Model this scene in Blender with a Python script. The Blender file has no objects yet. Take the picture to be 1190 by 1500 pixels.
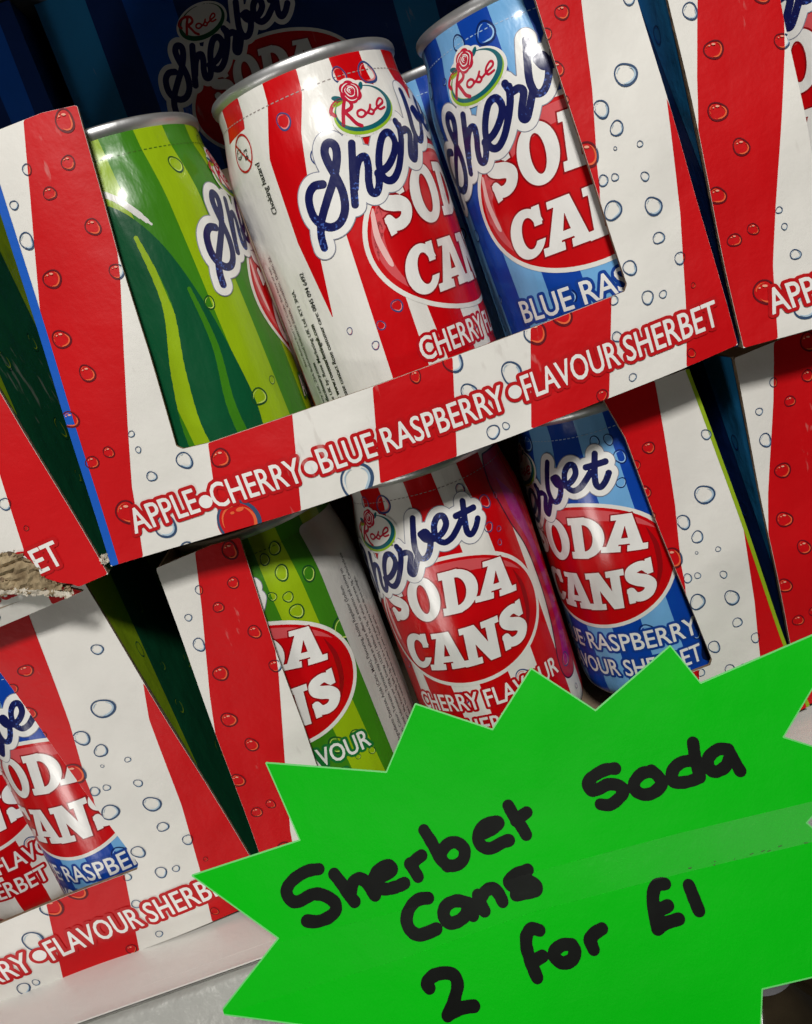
import bpy, bmesh, math, random
import numpy as np
from math import pi, sin, cos, radians
from mathutils import Vector, Matrix, noise

# ------------------------------------------------------------------ camera, world, lamps
sc = bpy.context.scene
COL = sc.collection
CAM = Vector((0.08094, -0.23934, 0.04616))
PITCH, ROLL = radians(14), radians(19.5)
up0 = Vector((0, sin(PITCH), cos(PITCH)))
fwd = Vector((0, cos(PITCH), -sin(PITCH)))
rgt = cos(ROLL) * Vector((1, 0, 0)) - sin(ROLL) * up0
upv = sin(ROLL) * Vector((1, 0, 0)) + cos(ROLL) * up0
cam = bpy.data.cameras.new('camera')
cam.sensor_fit = 'VERTICAL'
cam.sensor_height = 24
cam.lens = 24 * 1300 / 1500
cam.clip_start = 0.01
cam.clip_end = 50
camo = bpy.data.objects.new('camera', cam)
COL.objects.link(camo)
m = Matrix((rgt, upv, -fwd)).transposed().to_4x4()
m.translation = CAM
camo.matrix_world = m
sc.camera = camo

w = bpy.data.worlds.new('World')
sc.world = w
w.use_nodes = True
w.node_tree.nodes['Background'].inputs[0].default_value = (0.95, 0.97, 1, 1)
w.node_tree.nodes['Background'].inputs[1].default_value = 0.016


def area(name, loc, target, size, sizey, power, col=(1, .97, .92)):
    l = bpy.data.lights.new(name, 'AREA')
    l.shape = 'RECTANGLE'
    l.size, l.size_y, l.energy, l.color = size, sizey, power, col
    o = bpy.data.objects.new(name, l)
    COL.objects.link(o)
    o.location = loc
    o.rotation_euler = (Vector(target) - Vector(loc)).to_track_quat('-Z', 'Y').to_euler()
    return o


area('ceiling_lamp', (0.13, -0.64, 0.45), (0.1, 0, -0.03), 0.10, 0.08, 5.2)
area('highlight_lamp', (-0.27, -0.30, -0.22), (0.079, 0.03, -0.05), 0.10, 0.05, 0.4)  # added lamp without a known source, for the streak on the lower cherry can
area('fill_lamp', (-0.1, -1.0, 0.75), (0.05, 0, -0.05), 1.2, 0.5, 1.3, (.95, .98, 1))  # added soft fill that lifts the shadows, not a known fitting
sc.view_settings.view_transform = 'Standard'
sc.view_settings.look = 'None'
sc.view_settings.exposure = 0.0
sc.view_settings.gamma = 1
sc.cycles.max_bounces = 8

# ------------------------------------------------------------------ measured outlines (millimetres)
SHERBET={'S': [(-35.89,73.15),(-38.17,73.51),(-40.07,72.18),(-41,69.82),(-41.07,66.69),(-39.81,64.08),(-37.44,62.49),(-34.77,62.92),(-32.58,65.55),(-31.69,69.71),(-32.14,74.07),(-32.74,77.56),(-32.73,80.18),(-31.76,81.8),(-30.45,81.81),(-29.67,80.47),(-30.37,77.65),(-32.65,73.58),(-35.71,69.76),(-38.48,66.24),(-39.93,64.03),(-40.93,61.19),(-41.19,58.43)],'h': [(-25.43,80.04),(-26.84,75.66),(-28.45,70.42),(-29.76,65.72)],'h2': [(-28.4,69.52),(-26.6,73.6),(-24.83,75.9),(-23.1,75.9),(-23.3,73.33),(-24.39,70.06),(-24.6,67.4),(-23.3,66.8),(-21.9,68.6),(-21.2,71.2)],'e': [(-21.4,71.2),(-18.2,72.0),(-15.2,74.4),(-13.4,77.4),(-14.2,80.0),(-16.6,79.6),(-19.0,76.2),(-20.4,72.4),(-20.0,69.4),(-17.8,68.6),(-15.0,70.8),(-12.39,74.82)],'r': [(-10.9,82.3),(-9.9,79.9),(-8.0,79.9),(-7.0,78.6),(-8.6,75.2),(-9.3,73.0),(-8.4,72.2),(-7.2,73.6),(-4.6,78.2)],'r0': [(-12.39,74.82),(-10.83,78.15),(-10.17,81.19)],'b': [(-2.6,90.0),(-3.9,84.96),(-4.8,80.4),(-4.2,77.2),(-2.2,76.9),(-0.2,79.3),(0.9,82.6),(0.2,85.0),(-1.6,84.6)],'b2': [(-1.6,84.6),(-0.6,82.6),(1.0,82.2),(2.6,82.0)],'b3': [(1.0,82.2),(2.6,82.0)],'e2': [(2.6,82.0),(5.2,83.2),(7.1,85.4),(7.0,87.9),(5.2,88.2),(3.3,85.9),(2.8,82.2),(4.6,80.0),(7.3,80.6),(9.9,82.8),(11.72,84.63)],'t': [(14.6,90.0),(13.2,85.0),(12.5,80.9),(13.5,79.4),(15.5,80.8),(17.2,83.2)],'t2': [(10.8,86.6),(17.2,86.9)]}
ROSE={'R1':[(-23.26,90.45),(-24.62,87.97),(-25.83,84.77)],'R2':[(-27.03,87.54),(-27.74,88.7),(-26.72,90.11),(-24.72,90.89),(-22.56,90.61),(-21.76,89.28),(-22.33,88.19),(-24.48,87.7)],'R3':[(-24.2,87.59),(-23.3,85.91),(-22.42,84.24),(-21.26,83.35)],'o':[(-19.77,87.16),(-20.9,86.96),(-21.28,86.01),(-20.46,85.38),(-19.32,85.67),(-18.99,86.54),(-19.77,87.16)],'s':[(-19.05,85.78),(-17.67,86.54),(-16.69,87.78),(-17.09,86.95),(-16.46,86.05),(-17.22,85.4),(-18.4,86.04)],'e':[(-16.46,86.05),(-14.52,86.9),(-12.7,87.62),(-12.41,88.48),(-13.12,88.86),(-14.4,88.01),(-14.92,86.93),(-14.28,86.11),(-12.6,86.42)],'ellL':[(-30.66,90.66),(-9.27,87.43),(-21.82,80.45),(-16.85,93.53),(-19.37,92.65),(-22.41,93.91),(-16.47,91.66)]}
STAR=[(17.34,35.04),(50.24,21.07),(64.6,36.72),(83.55,22.4),(100.34,35.14),(113.51,17.78),(140.55,27.94),(144.45,15.2),(192.08,18.29),(159.78,-5.89),(176.5,-18.57),(156.1,-28.71),(165.91,-47.27),(146.93,-64.55),(127.43,-62.78),(117.16,-82.77),(90.69,-69.7),(65.36,-76.58),(50,-57.1),(23.68,-55.66),(21.09,-39.95),(-13.04,-24.36),(7.74,-11.37),(-11.55,12.11),(20.71,11.31)]
HW=[[(23.65,2.24),(19.97,2.8),(15.51,1.72),(13.16,-0.37),(13.72,-3.07),(15.81,-4.06),(20.07,-3.56),(23.08,-4.86),(25.33,-7.47),(25.01,-9.55),(22.63,-10.64),(19.23,-10.65),(16.5,-9.59)],[(27.37,-0.38),(28.85,-3.91),(29.88,-7.07),(30.75,-9.04)],[(30.28,-6.89),(31.82,-4.24),(33.7,-3.72),(35.31,-5.07),(36.2,-7.56),(36.78,-9.31)],[(37.96,-5.31),(40.71,-5.26),(43.34,-4.54),(42.8,-3.1),(40.04,-3.14),(38.03,-4.7),(37.89,-6.54),(39.61,-8.55),(42.83,-9.1),(45.6,-8.94)],[(48.78,-4.62),(49.3,-6.5),(49.82,-8.56)],[(48.95,-5.12),(50.67,-4.1),(52.56,-3.57)],[(55.4,2.67),(56.45,-1.22),(57.3,-5.64),(58.68,-8.5)],[(58.01,-4.61),(60.61,-3.04),(63.2,-3.45),(64.61,-5.83),(63.38,-8.28),(60.87,-9.03),(58.43,-8.23)],[(70.04,-3.48),(73.5,-3.34),(76.27,-2.34),(74.85,-1.54),(71.68,-1.78),(69.4,-3.91),(69.6,-6.53),(71.83,-7.9),(75.39,-7.48),(77.42,-7.52)],[(80.49,1.24),(81.07,-2.32),(82.03,-5.22),(82.49,-7.61)],[(81.05,-3.28),(83.42,-2.46),(84.79,-2.08)],[(50.75,-14.67),(47.88,-14.17),(45.09,-15.43),(43.23,-17.91),(43.29,-20.69),(44.97,-22.63),(47.53,-22.97),(50.26,-22.81)],[(60.89,-19.33),(58.08,-17.8),(54.97,-18.02),(53.41,-19.98),(54.11,-22.35),(56.61,-22.85),(59.3,-21.88),(60.8,-19.6)],[(60.89,-19.33),(61.02,-21.21),(61.12,-22.78)],[(64.18,-18.24),(64.2,-20.4),(64.52,-22.65)],[(64.6,-19.3),(66.81,-17.85),(68.78,-18),(69.81,-19.76),(70.11,-22.01)],[(79.61,-16.44),(76.07,-16.53),(73.64,-17.6),(74.42,-19.1),(77.94,-18.69),(80.21,-20.68),(79.98,-22.15),(77.39,-21.92),(74.19,-21.49)],[(43.7,-36.09),(43.51,-34.73),(45.56,-33.6),(48.48,-33.76),(51,-35.04),(51.31,-37.5),(49.68,-40.21),(47.69,-42.5),(46.21,-43.9)],[(46.21,-43.9),(49.36,-43.32),(51.9,-43.54),(53.72,-43.93)],[(77.17,-31.88),(75.37,-30.87),(73.5,-31.78),(72.37,-34.41),(72.04,-37.88),(72.2,-40.89),(72.34,-42.58)],[(72.42,-38.6),(75.56,-38.12)],[(84.2,-37.91),(81.86,-37.16),(79.3,-37.83),(78.68,-39.41),(80.21,-41.38),(82.85,-41.33),(84.33,-39.73),(84.2,-37.91)],[(89.17,-38.31),(89.31,-40.74)],[(89.28,-38.05),(91.09,-37.14),(93.39,-36.68)],[(113.91,-31.42),(111.69,-31.03),(109.94,-32.66),(108.86,-35.22),(108.07,-38.34),(107.51,-41.27)],[(109.07,-37.22),(112.42,-36.76)],[(107.51,-41.27),(109.98,-40.64),(113.89,-40.7)],[(119.82,-33.69),(119.77,-36.83),(119.77,-40.45)],[(112.72,1.11),(109.86,1.68),(105.98,1.02),(103.93,-0.25),(104.14,-2.28),(106.04,-2.67),(109.27,-2.29),(111.86,-3.51),(112.63,-5.37),(110.49,-6.84),(107.63,-7.57),(105.21,-6.62)],[(122.32,-3.03),(119.44,-2.54),(116.52,-4),(115.86,-6.21),(117.65,-8.03),(120.6,-8.3),(123.52,-6.85),(123.21,-4.55),(122.18,-2.74)],[(136.01,0.71),(135.14,-2.46),(134.5,-5.68),(134.06,-8.46)],[(134.26,-3.88),(130.95,-3.25),(127.88,-4.42),(126.56,-6.9),(128.07,-8.14),(131.15,-8.69),(133.96,-8.67)],[(144.41,-4.13),(141.74,-3.22),(138.34,-4.53),(137.43,-7.16),(138.84,-8.61),(141.84,-8.17),(144.09,-5.99)],[(144.41,-4.13),(144.69,-6.93),(145.13,-10.5)]]
TAPE=[(-8.11,-11.77),(7.44,-12.37),(45.05,-15.53),(81.23,-17.53),(123.2,-20.57),(172.8,-25.3),(168.09,-34.91),(119.01,-30.28),(77.61,-26.99),(41.15,-26.97),(-6.29,-25.08),(-17.52,-24.01)]
BUB=[(34.5,107.8,2.67),(31.4,98.7,1.86),(21.5,100.3,1.35),(24.4,93.5,1.7),(15.1,93.7,1.19),(31,83,2.06),(14.4,85,2.06),(32.3,71.2,2.09),(16.5,74.6,2.43),(12.5,60.2,2.46),(15.2,50.1,2.31),(6.3,40.5,2.34),(12,29.3,1.64),(6.9,28.2,1.82),(19.4,31.8,0.91),(19.4,27.3,0.91),(19.8,19.4,1.47),(29.6,20.5,2.38),(38.9,17.9,2.76),(9.8,12.4,3.33),(17.8,5.2,3.17),(20.6,-3.4,2.82),(71.2,-0.3,4.87),(95.4,21.1,1.83),(106.2,21.5,2.93),(129.6,21.2,3.3),(120.3,13.3,3.14),(137.8,23.7,3.29),(110.7,-0.2,2.06),(114.5,0.2,1.12),(107.8,12.3,2.4),(142.2,-0.8,1.69),(151.5,1.2,1.12),(168.4,2.2,1.31),(150.4,13,1.48),(159.2,6.2,0.93),(158.6,93.6,1.87),(153.6,90.2,1.36),(153.8,81.6,1.89),(153.2,74.1,1.39),(155.1,59.9,3.35),(170,75,2.95),(161.7,69.1,2.27),(164.2,63.5,1.93),(162.5,59,0.53),(168.9,58,0.88),(157.5,52.5,1.42),(160.6,52.3,1.06),(168.1,50,1.25),(158,44.6,2.5),(168.4,42.2,2.51),(167.7,34.1,1.63),(171.7,27.3,1.64),(158.5,29.2,2),(160.9,20.3,1.83),(165,19.8,1.1),(173.3,19.4,0.73),(152.2,22.5,1.28),(175.7,91.5,1.53)]
BIG=(37.1,-0.2,6.51)

# ------------------------------------------------------------------ materials
MATS = {}


def new_mat(name):
    mt = bpy.data.materials.new(name)
    mt.use_nodes = True
    nt = mt.node_tree
    return mt, nt, nt.nodes['Principled BSDF']


def bump_noise(nt, bs, layers, coord='Object'):
    """layers: (scale, strength_distance, detail, stretch)"""
    tc = nt.nodes.new('ShaderNodeTexCoord')
    prev = None
    for scale, dist, detail, st in layers:
        mp = nt.nodes.new('ShaderNodeMapping')
        mp.inputs['Scale'].default_value = st
        nt.links.new(tc.outputs[coord], mp.inputs[0])
        nz = nt.nodes.new('ShaderNodeTexNoise')
        nz.inputs['Scale'].default_value = scale
        nz.inputs['Detail'].default_value = detail
        nt.links.new(mp.outputs[0], nz.inputs['Vector'])
        b = nt.nodes.new('ShaderNodeBump')
        b.inputs['Strength'].default_value = 1
        b.inputs['Distance'].default_value = dist
        nt.links.new(nz.outputs[0], b.inputs['Height'])
        if prev:
            nt.links.new(prev.outputs[0], b.inputs['Normal'])
        prev = b
    nt.links.new(prev.outputs[0], bs.inputs['Normal'])
    return prev


def tint(nt, bs, rgb, amt, scale, coord='Object', dark=None):
    """gentle mottling of the ink"""
    tc = nt.nodes.new('ShaderNodeTexCoord')
    nz = nt.nodes.new('ShaderNodeTexNoise')
    nz.inputs['Scale'].default_value = scale
    nz.inputs['Detail'].default_value = 6
    nt.links.new(tc.outputs[coord], nz.inputs['Vector'])
    rp = nt.nodes.new('ShaderNodeValToRGB')
    rp.color_ramp.elements[0].position = .3
    rp.color_ramp.elements[1].position = .7
    d = dark or [c * (1 - amt) for c in rgb]
    rp.color_ramp.elements[0].color = (*d, 1)
    rp.color_ramp.elements[1].color = (*[min(1, c * (1 + amt * .5)) for c in rgb], 1)
    nt.links.new(nz.outputs[0], rp.inputs[0])
    nt.links.new(rp.outputs[0], bs.inputs['Base Color'])
    return rp


def scuff(nt, bs, rp, rgb):
    """sparse rubbed spots where the ink is worn to the board"""
    tc = nt.nodes.new('ShaderNodeTexCoord')
    mp = nt.nodes.new('ShaderNodeMapping')
    mp.inputs['Rotation'].default_value = (.3, .9, .2)
    mp.inputs['Scale'].default_value = (1, 1, .28)
    nt.links.new(tc.outputs['Object'], mp.inputs[0])
    a = nt.nodes.new('ShaderNodeTexNoise')
    a.inputs['Scale'].default_value = 330
    a.inputs['Detail'].default_value = 5
    b = nt.nodes.new('ShaderNodeTexNoise')
    b.inputs['Scale'].default_value = 26
    nt.links.new(mp.outputs[0], a.inputs['Vector'])
    nt.links.new(tc.outputs['Object'], b.inputs['Vector'])
    m = nt.nodes.new('ShaderNodeMath')
    m.operation = 'MULTIPLY'
    nt.links.new(a.outputs[0], m.inputs[0])
    nt.links.new(b.outputs[0], m.inputs[1])
    q = nt.nodes.new('ShaderNodeMapRange')
    q.inputs['From Min'].default_value = .40
    q.inputs['From Max'].default_value = .46
    q.inputs['To Max'].default_value = .32
    nt.links.new(m.outputs[0], q.inputs[0])
    mx = nt.nodes.new('ShaderNodeMix')
    mx.data_type = 'RGBA'
    nt.links.new(q.outputs[0], mx.inputs['Factor'])
    nt.links.new(rp.outputs[0], mx.inputs['A'])
    w_ = (.62, .50, .46, 1) if max(rgb) - min(rgb) > .2 else (.50, .46, .42, 1)
    mx.inputs['B'].default_value = w_
    nt.links.new(mx.outputs['Result'], bs.inputs['Base Color'])


def film(name, rgb, metal=0.0, rough=.3):
    """ink printed on shrink film round a can"""
    k = 'film_' + name
    if k in MATS:
        return MATS[k]
    mt, nt, bs = new_mat(k)
    tint(nt, bs, rgb, .10, 60)
    bs.inputs['Roughness'].default_value = rough
    bs.inputs['Metallic'].default_value = metal
    bs.inputs['Specular IOR Level'].default_value = .3
    bs.inputs['Coat Weight'].default_value = .4
    bs.inputs['Coat Roughness'].default_value = .18
    bump_noise(nt, bs, [(55, .0022, 2, (1, 1, .35)), (230, .00034, 3, (1, 1, .4)), (1500, .00001, 2, (1, 1, 1))])
    MATS[k] = mt
    return mt


def card(name, rgb, rough=.5, coat=.05):
    """ink on coated carton board"""
    k = 'card_' + name
    if k in MATS:
        return MATS[k]
    mt, nt, bs = new_mat(k)
    rp = tint(nt, bs, rgb, .07, 45)
    scuff(nt, bs, rp, rgb)
    bs.inputs['Roughness'].default_value = rough
    bs.inputs['Specular IOR Level'].default_value = .28
    bs.inputs['Coat Weight'].default_value = coat
    bs.inputs['Coat Roughness'].default_value = .3
    bump_noise(nt, bs, [(22, .0022, 3, (1, 1, 1)), (140, .00022, 4, (1, 1, 1)), (600, .00007, 3, (1, 1, 1))])
    MATS[k] = mt
    return mt


def glitter(name, rgb, spark, base=film):
    k = 'film_' + name
    if k in MATS:
        return MATS[k]
    mt, nt, bs = new_mat(k)
    tc = nt.nodes.new('ShaderNodeTexCoord')
    v = nt.nodes.new('ShaderNodeTexNoise')
    v.inputs['Scale'].default_value = 1300
    v.inputs['Detail'].default_value = 1
    nt.links.new(tc.outputs['Object'], v.inputs['Vector'])
    n2 = nt.nodes.new('ShaderNodeTexNoise')
    n2.inputs['Scale'].default_value = 110
    nt.links.new(tc.outputs['Object'], n2.inputs['Vector'])
    mu = nt.nodes.new('ShaderNodeMath')
    mu.operation = 'MULTIPLY'
    nt.links.new(v.outputs[0], mu.inputs[0])
    nt.links.new(n2.outputs[0], mu.inputs[1])
    rp = nt.nodes.new('ShaderNodeValToRGB')
    rp.color_ramp.elements[0].position = .345
    rp.color_ramp.elements[1].position = .40
    rp.color_ramp.elements[0].color = (*rgb, 1)
    rp.color_ramp.elements[1].color = (*spark, 1)
    nt.links.new(mu.outputs[0], rp.inputs[0])
    nt.links.new(rp.outputs[0], bs.inputs['Base Color'])
    bs.inputs['Roughness'].default_value = .28
    bs.inputs['Coat Weight'].default_value = .5
    bs.inputs['Coat Roughness'].default_value = .12
    bump_noise(nt, bs, [(55, .0022, 2, (1, 1, .35)), (230, .00034, 3, (1, 1, .4))])
    MATS[k] = mt
    return mt


def plain(name, rgb, rough=.5, metal=0, amt=.12, scale=30, bumps=None, coat=0, dark=None):
    if name in MATS:
        return MATS[name]
    mt, nt, bs = new_mat(name)
    tint(nt, bs, rgb, amt, scale, dark=dark)
    bs.inputs['Roughness'].default_value = rough
    bs.inputs['Metallic'].default_value = metal
    bs.inputs['Coat Weight'].default_value = coat
    if bumps:
        bump_noise(nt, bs, bumps)
    MATS[name] = mt
    return mt


# inks
RED = (.58, .001, .004)
WHITE = (.80, .78, .73)
C_white = card('white', WHITE)
C_red = card('red', RED)
C_redline = card('red_lettering', (.50, .002, .005))
C_letter = card('letter_white', (.84, .83, .80))
C_blueedge = card('blue_edge', (.005, .10, .52))
C_lightblue = card('light_blue', (.02, .22, .50))
C_darkblue = card('dark_blue', (.004, .03, .16))
C_lime = card('lime', (.28, .42, .01))
C_dgreen = card('dark_green', (.004, .09, .035))
C_ringblue = card('bubble_blue', (.035, .075, .16))
C_ringpale = card('bubble_pale', (.42, .55, .66))
C_spark = card('bubble_spark', (.85, .38, .26))
C_ringdred = card('bubble_dark_red', (.13, .002, .008))
C_ringor = card('bubble_orange', (.80, .13, .04))
KRAFT = plain('kraft_edge', (.30, .20, .12), .85, amt=.45, scale=400, bumps=[(900, .0004, 4, (1, 1, 1))])
KRAFT2 = plain('kraft_inside', (.34, .25, .17), .85, amt=.15, scale=60, bumps=[(300, .0003, 4, (1, 1, 1))])
TORN = plain('torn_kraft', (.42, .33, .20), .95, amt=.3, scale=260, bumps=[(1400, .0003, 4, (1, .4, 1))], dark=(.15, .10, .05))
METAL = plain('can_metal', (.66, .66, .66), .42, .85, amt=.15, scale=120, bumps=[(200, .0002, 3, (1, 1, .2))])


# ------------------------------------------------------------------ drawing: distance fields turned into sheets of faces
def catmull(pts, n=5):
    p = [pts[0]] + list(pts) + [pts[-1]]
    out = []
    for i in range(1, len(p) - 2):
        p0, p1, p2, p3 = [np.array(q, float) for q in p[i - 1:i + 3]]
        for k in range(n):
            t = k / n
            out.append(.5 * ((2 * p1) + (-p0 + p2) * t + (2 * p0 - 5 * p1 + 4 * p2 - p3) * t * t + (-p0 + 3 * p1 - 3 * p2 + p3) * t ** 3))
    out.append(np.array(p[-2], float))
    return np.array(out)


def d_seg(X, Z, a, b):
    ax, az = a
    dx, dz = b[0] - ax, b[1] - az
    L = dx * dx + dz * dz + 1e-12
    t = np.clip(((X - ax) * dx + (Z - az) * dz) / L, 0, 1)
    return np.hypot(X - ax - t * dx, Z - az - t * dz)


def s_stroke(pts, w):
    pts = np.asarray(pts, float)
    ws = w if hasattr(w, '__len__') else [w] * len(pts)

    def f(X, Z):
        d = np.full(X.shape, 1e9)
        for i in range(len(pts) - 1):
            d = np.minimum(d, d_seg(X, Z, pts[i], pts[i + 1]) - (ws[i] + ws[i + 1]) / 4)
        return d
    return f


def s_segs(S):
    """signed distance to a closed outline given as segments (even-odd)"""
    S = np.asarray(S, float)

    def f(X, Z):
        d = np.full(X.shape, 1e9)
        ins = np.zeros(X.shape, bool)
        for ax, az, bx, bz in S:
            d = np.minimum(d, d_seg(X, Z, (ax, az), (bx, bz)))
            if az != bz:
                c = (Z > min(az, bz)) & (Z <= max(az, bz))
                xi = ax + (Z - az) * (bx - ax) / (bz - az)
                ins ^= c & (X < xi)
        return np.where(ins, -d, d)
    return f


def s_poly(pts):
    n = len(pts)
    return s_segs([(pts[i][0], pts[i][1], pts[(i + 1) % n][0], pts[(i + 1) % n][1]) for i in range(n)])


def s_ell(cx, cz, a, b, rot=0, n=72):
    return s_poly([(cx + a * cos(t) * cos(rot) - b * sin(t) * sin(rot), cz + a * cos(t) * sin(rot) + b * sin(t) * cos(rot))
                   for t in [2 * pi * k / n for k in range(n)]])


def s_and(*fs):
    return lambda X, Z: np.maximum.reduce([f(X, Z) for f in fs])


def s_or(*fs):
    return lambda X, Z: np.minimum.reduce([f(X, Z) for f in fs])


def s_not(f, o=0):
    return lambda X, Z: -f(X, Z) + o


def s_grow(f, o):
    return lambda X, Z: f(X, Z) - o


class Field:
    def __init__(self, box, h, C):
        """box in mm, h cell, C coarse cell; everything aligned to multiples of h"""
        self.h, self.C = h, C
        self.i0, self.j0 = int(math.floor(box[0] / C)) * round(C / h), int(math.floor(box[1] / C)) * round(C / h)
        self.i1, self.j1 = int(math.ceil(box[2] / C)) * round(C / h), int(math.ceil(box[3] / C)) * round(C / h)
        x = np.arange(self.i0, self.i1 + 1) * h
        z = np.arange(self.j0, self.j1 + 1) * h
        self.X, self.Z = np.meshgrid(x, z)
        self.F = np.full(self.X.shape, 1e3)

    def win(self, box):
        h = self.h
        a = max(0, int((box[0]) / h - self.i0) - 1)
        b = min(self.F.shape[1], int((box[2]) / h - self.i0) + 3)
        c = max(0, int((box[1]) / h - self.j0) - 1)
        d = min(self.F.shape[0], int((box[3]) / h - self.j0) + 3)
        return slice(c, d), slice(a, b)

    def add(self, f, box=None):
        if box is None:
            self.F = np.minimum(self.F, f(self.X, self.Z))
        else:
            w = self.win(box)
            self.F[w] = np.minimum(self.F[w], f(self.X[w], self.Z[w]))
        return self

    def stroke(self, pts, wd, mg=3):
        pts = np.asarray(pts, float)
        ws = wd if hasattr(wd, '__len__') else [wd] * len(pts)
        for i in range(len(pts) - 1):
            a, b = pts[i], pts[i + 1]
            r = max(ws[i], ws[i + 1]) / 2 + mg
            self.add(lambda X, Z: d_seg(X, Z, a, b) - (ws[i] + ws[i + 1]) / 4,
                     (min(a[0], b[0]) - r, min(a[1], b[1]) - r, max(a[0], b[0]) + r, max(a[1], b[1]) + r))
        return self

    def clip(self, f, o=0):
        self.F = np.maximum(self.F, f(self.X, self.Z) + o)
        return self

    def faces(self, lev=0.0, ring=None):
        """-> list of polygons [(x,z,F),...]; full cells merged into larger squares"""
        F = self.F - lev
        F = np.where(np.abs(F) < 1e-7, 1e-7, F)
        h = self.h
        ins = F < 0
        c4 = ins[:-1, :-1].astype(int) + ins[:-1, 1:] + ins[1:, 1:] + ins[1:, :-1]
        full = c4 == 4
        part = (c4 > 0) & ~full
        quads = []
        m = round(self.C / h)
        left = full.copy()
        s = m
        nz, nx = full.shape
        while s >= 1:
            if nz % s == 0 and nx % s == 0:
                B = left.reshape(nz // s, s, nx // s, s).all(axis=(1, 3))
                jj, ii = np.nonzero(B)
                for j, i in zip(jj, ii):
                    quads.append((i * s, j * s, s))
                up = np.repeat(np.repeat(B, s, 0), s, 1)
                left &= ~up
            s //= 2
        polys = []
        for i, j, s in quads:
            x0, z0 = (self.i0 + i) * h, (self.j0 + j) * h
            polys.append([(x0, z0), (x0 + s * h, z0), (x0 + s * h, z0 + s * h), (x0, z0 + s * h)])
        cuts = []
        jj, ii = np.nonzero(part)
        for j, i in zip(jj.tolist(), ii.tolist()):
            cs = [(i, j), (i + 1, j), (i + 1, j + 1), (i, j + 1)]
            fv = [F[b, a] for a, b in cs]
            P, E = [], []
            for k in range(4):
                a, b = cs[k], cs[(k + 1) % 4]
                fa, fb = fv[k], fv[(k + 1) % 4]
                if fa < 0:
                    P.append(((self.i0 + a[0]) * h, (self.j0 + a[1]) * h))
                if (fa < 0) != (fb < 0):
                    t = fa / (fa - fb)
                    q = ((self.i0 + a[0] + (b[0] - a[0]) * t) * h, (self.j0 + a[1] + (b[1] - a[1]) * t) * h)
                    P.append(q)
                    E.append((q, fa < 0))
            if len(P) >= 3:
                polys.append(P)
            if len(E) == 2:   # exit point first
                cuts.append((E[0][0], E[1][0]) if E[0][1] else (E[1][0], E[0][0]))
        return polys, cuts


class Sheet:
    """printed layers: polygons with material and layer number; mapped onto a surface later"""
    def __init__(self):
        self.items = []   # (polys, mat, layer)

    def put(self, field, mat, layer, lev=0.0):
        p, c = field.faces(lev)
        if p:
            self.items.append((p, mat, layer))
        return self


class MB:
    def __init__(self):
        self.v, self.f, self.mi, self.n, self.mats = [], [], [], [], []

    def mat(self, mt):
        if mt not in self.mats:
            self.mats.append(mt)
        return self.mats.index(mt)

    def poly(self, pts, mt, nrm=None):
        b = len(self.v)
        self.v += [tuple(p) for p in pts]
        self.n += [tuple(q) for q in nrm] if nrm is not None else [None] * len(pts)
        self.f.append(tuple(range(b, b + len(pts))))
        self.mi.append(self.mat(mt))

    def sheet(self, sheet, surf, step, flip=False):
        for polys, mt, layer in sheet.items:
            flat = np.array([q for p in polys for q in p])
            P, N = surf(flat[:, 0], flat[:, 1], layer * step)
            k = 0
            b = len(self.v)
            self.v += [tuple(q) for q in P.tolist()]
            self.n += [tuple(q) for q in N.tolist()]
            mi = self.mat(mt)
            for p in polys:
                idx = list(range(b + k, b + k + len(p)))
                if flip:
                    idx.reverse()
                self.f.append(tuple(idx))
                self.mi.append(mi)
                k += len(p)

    def rev(self, prof, mt, n=92, c=(0, 0, 0), smooth=True):
        """surface of revolution, prof = [(r,z)...]"""
        b = len(self.v)
        for i, (r, z) in enumerate(prof):
            a, q = prof[max(0, i - 1)], prof[min(len(prof) - 1, i + 1)]
            tx, tz = q[0] - a[0], q[1] - a[1]
            L = math.hypot(tx, tz) or 1
            for k in range(n):
                t = 2 * pi * k / n
                self.v.append((c[0] + r * sin(t), c[1] - r * cos(t), c[2] + z))
                self.n.append((tz / L * sin(t), -tz / L * cos(t), -tx / L))
        mi = self.mat(mt)
        for i in range(len(prof) - 1):
            for k in range(n):
                k2 = (k + 1) % n
                self.f.append((b + i * n + k, b + i * n + k2, b + (i + 1) * n + k2, b + (i + 1) * n + k))
                self.mi.append(mi)

    def box8(self, c, mt):
        """8 corners: bottom fl fr br bl, top fl fr br bl"""
        for q in [(3, 2, 1, 0), (4, 5, 6, 7), (0, 1, 5, 4), (1, 2, 6, 5), (2, 3, 7, 6), (3, 0, 4, 7)]:
            self.poly([c[i] for i in q], mt)

    def build(self, name, parent=None, custom=True):
        me = bpy.data.meshes.new(name)
        me.from_pydata(self.v, [], self.f)
        for mt in self.mats:
            me.materials.append(mt)
        me.polygons.foreach_set('material_index', self.mi)
        if custom and all(q is not None for q in self.n):
            me.polygons.foreach_set('use_smooth', [True] * len(self.f))
            me.normals_split_custom_set_from_vertices(self.n)
        me.update()
        o = bpy.data.objects.new(name, me)
        COL.objects.link(o)
        o.parent = parent
        return o


def tag(o, label=None, cat=None, group=None, kind=None):
    if label:
        o['label'] = label
    if cat:
        o['category'] = cat
    if group:
        o['group'] = group
    if kind:
        o['kind'] = kind
    return o


def empty(name, loc=(0, 0, 0), rot=(0, 0, 0)):
    o = bpy.data.objects.new(name, None)
    o.empty_display_size = .01
    COL.objects.link(o)
    o.location, o.rotation_euler = loc, rot
    return o


def copy_tree(o, parent=None):
    c = o.copy()
    COL.objects.link(c)
    c.parent = parent
    for ch in list(o.children):
        copy_tree(ch, c)
    return c


# ------------------------------------------------------------------ type
TXT = {}


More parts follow.
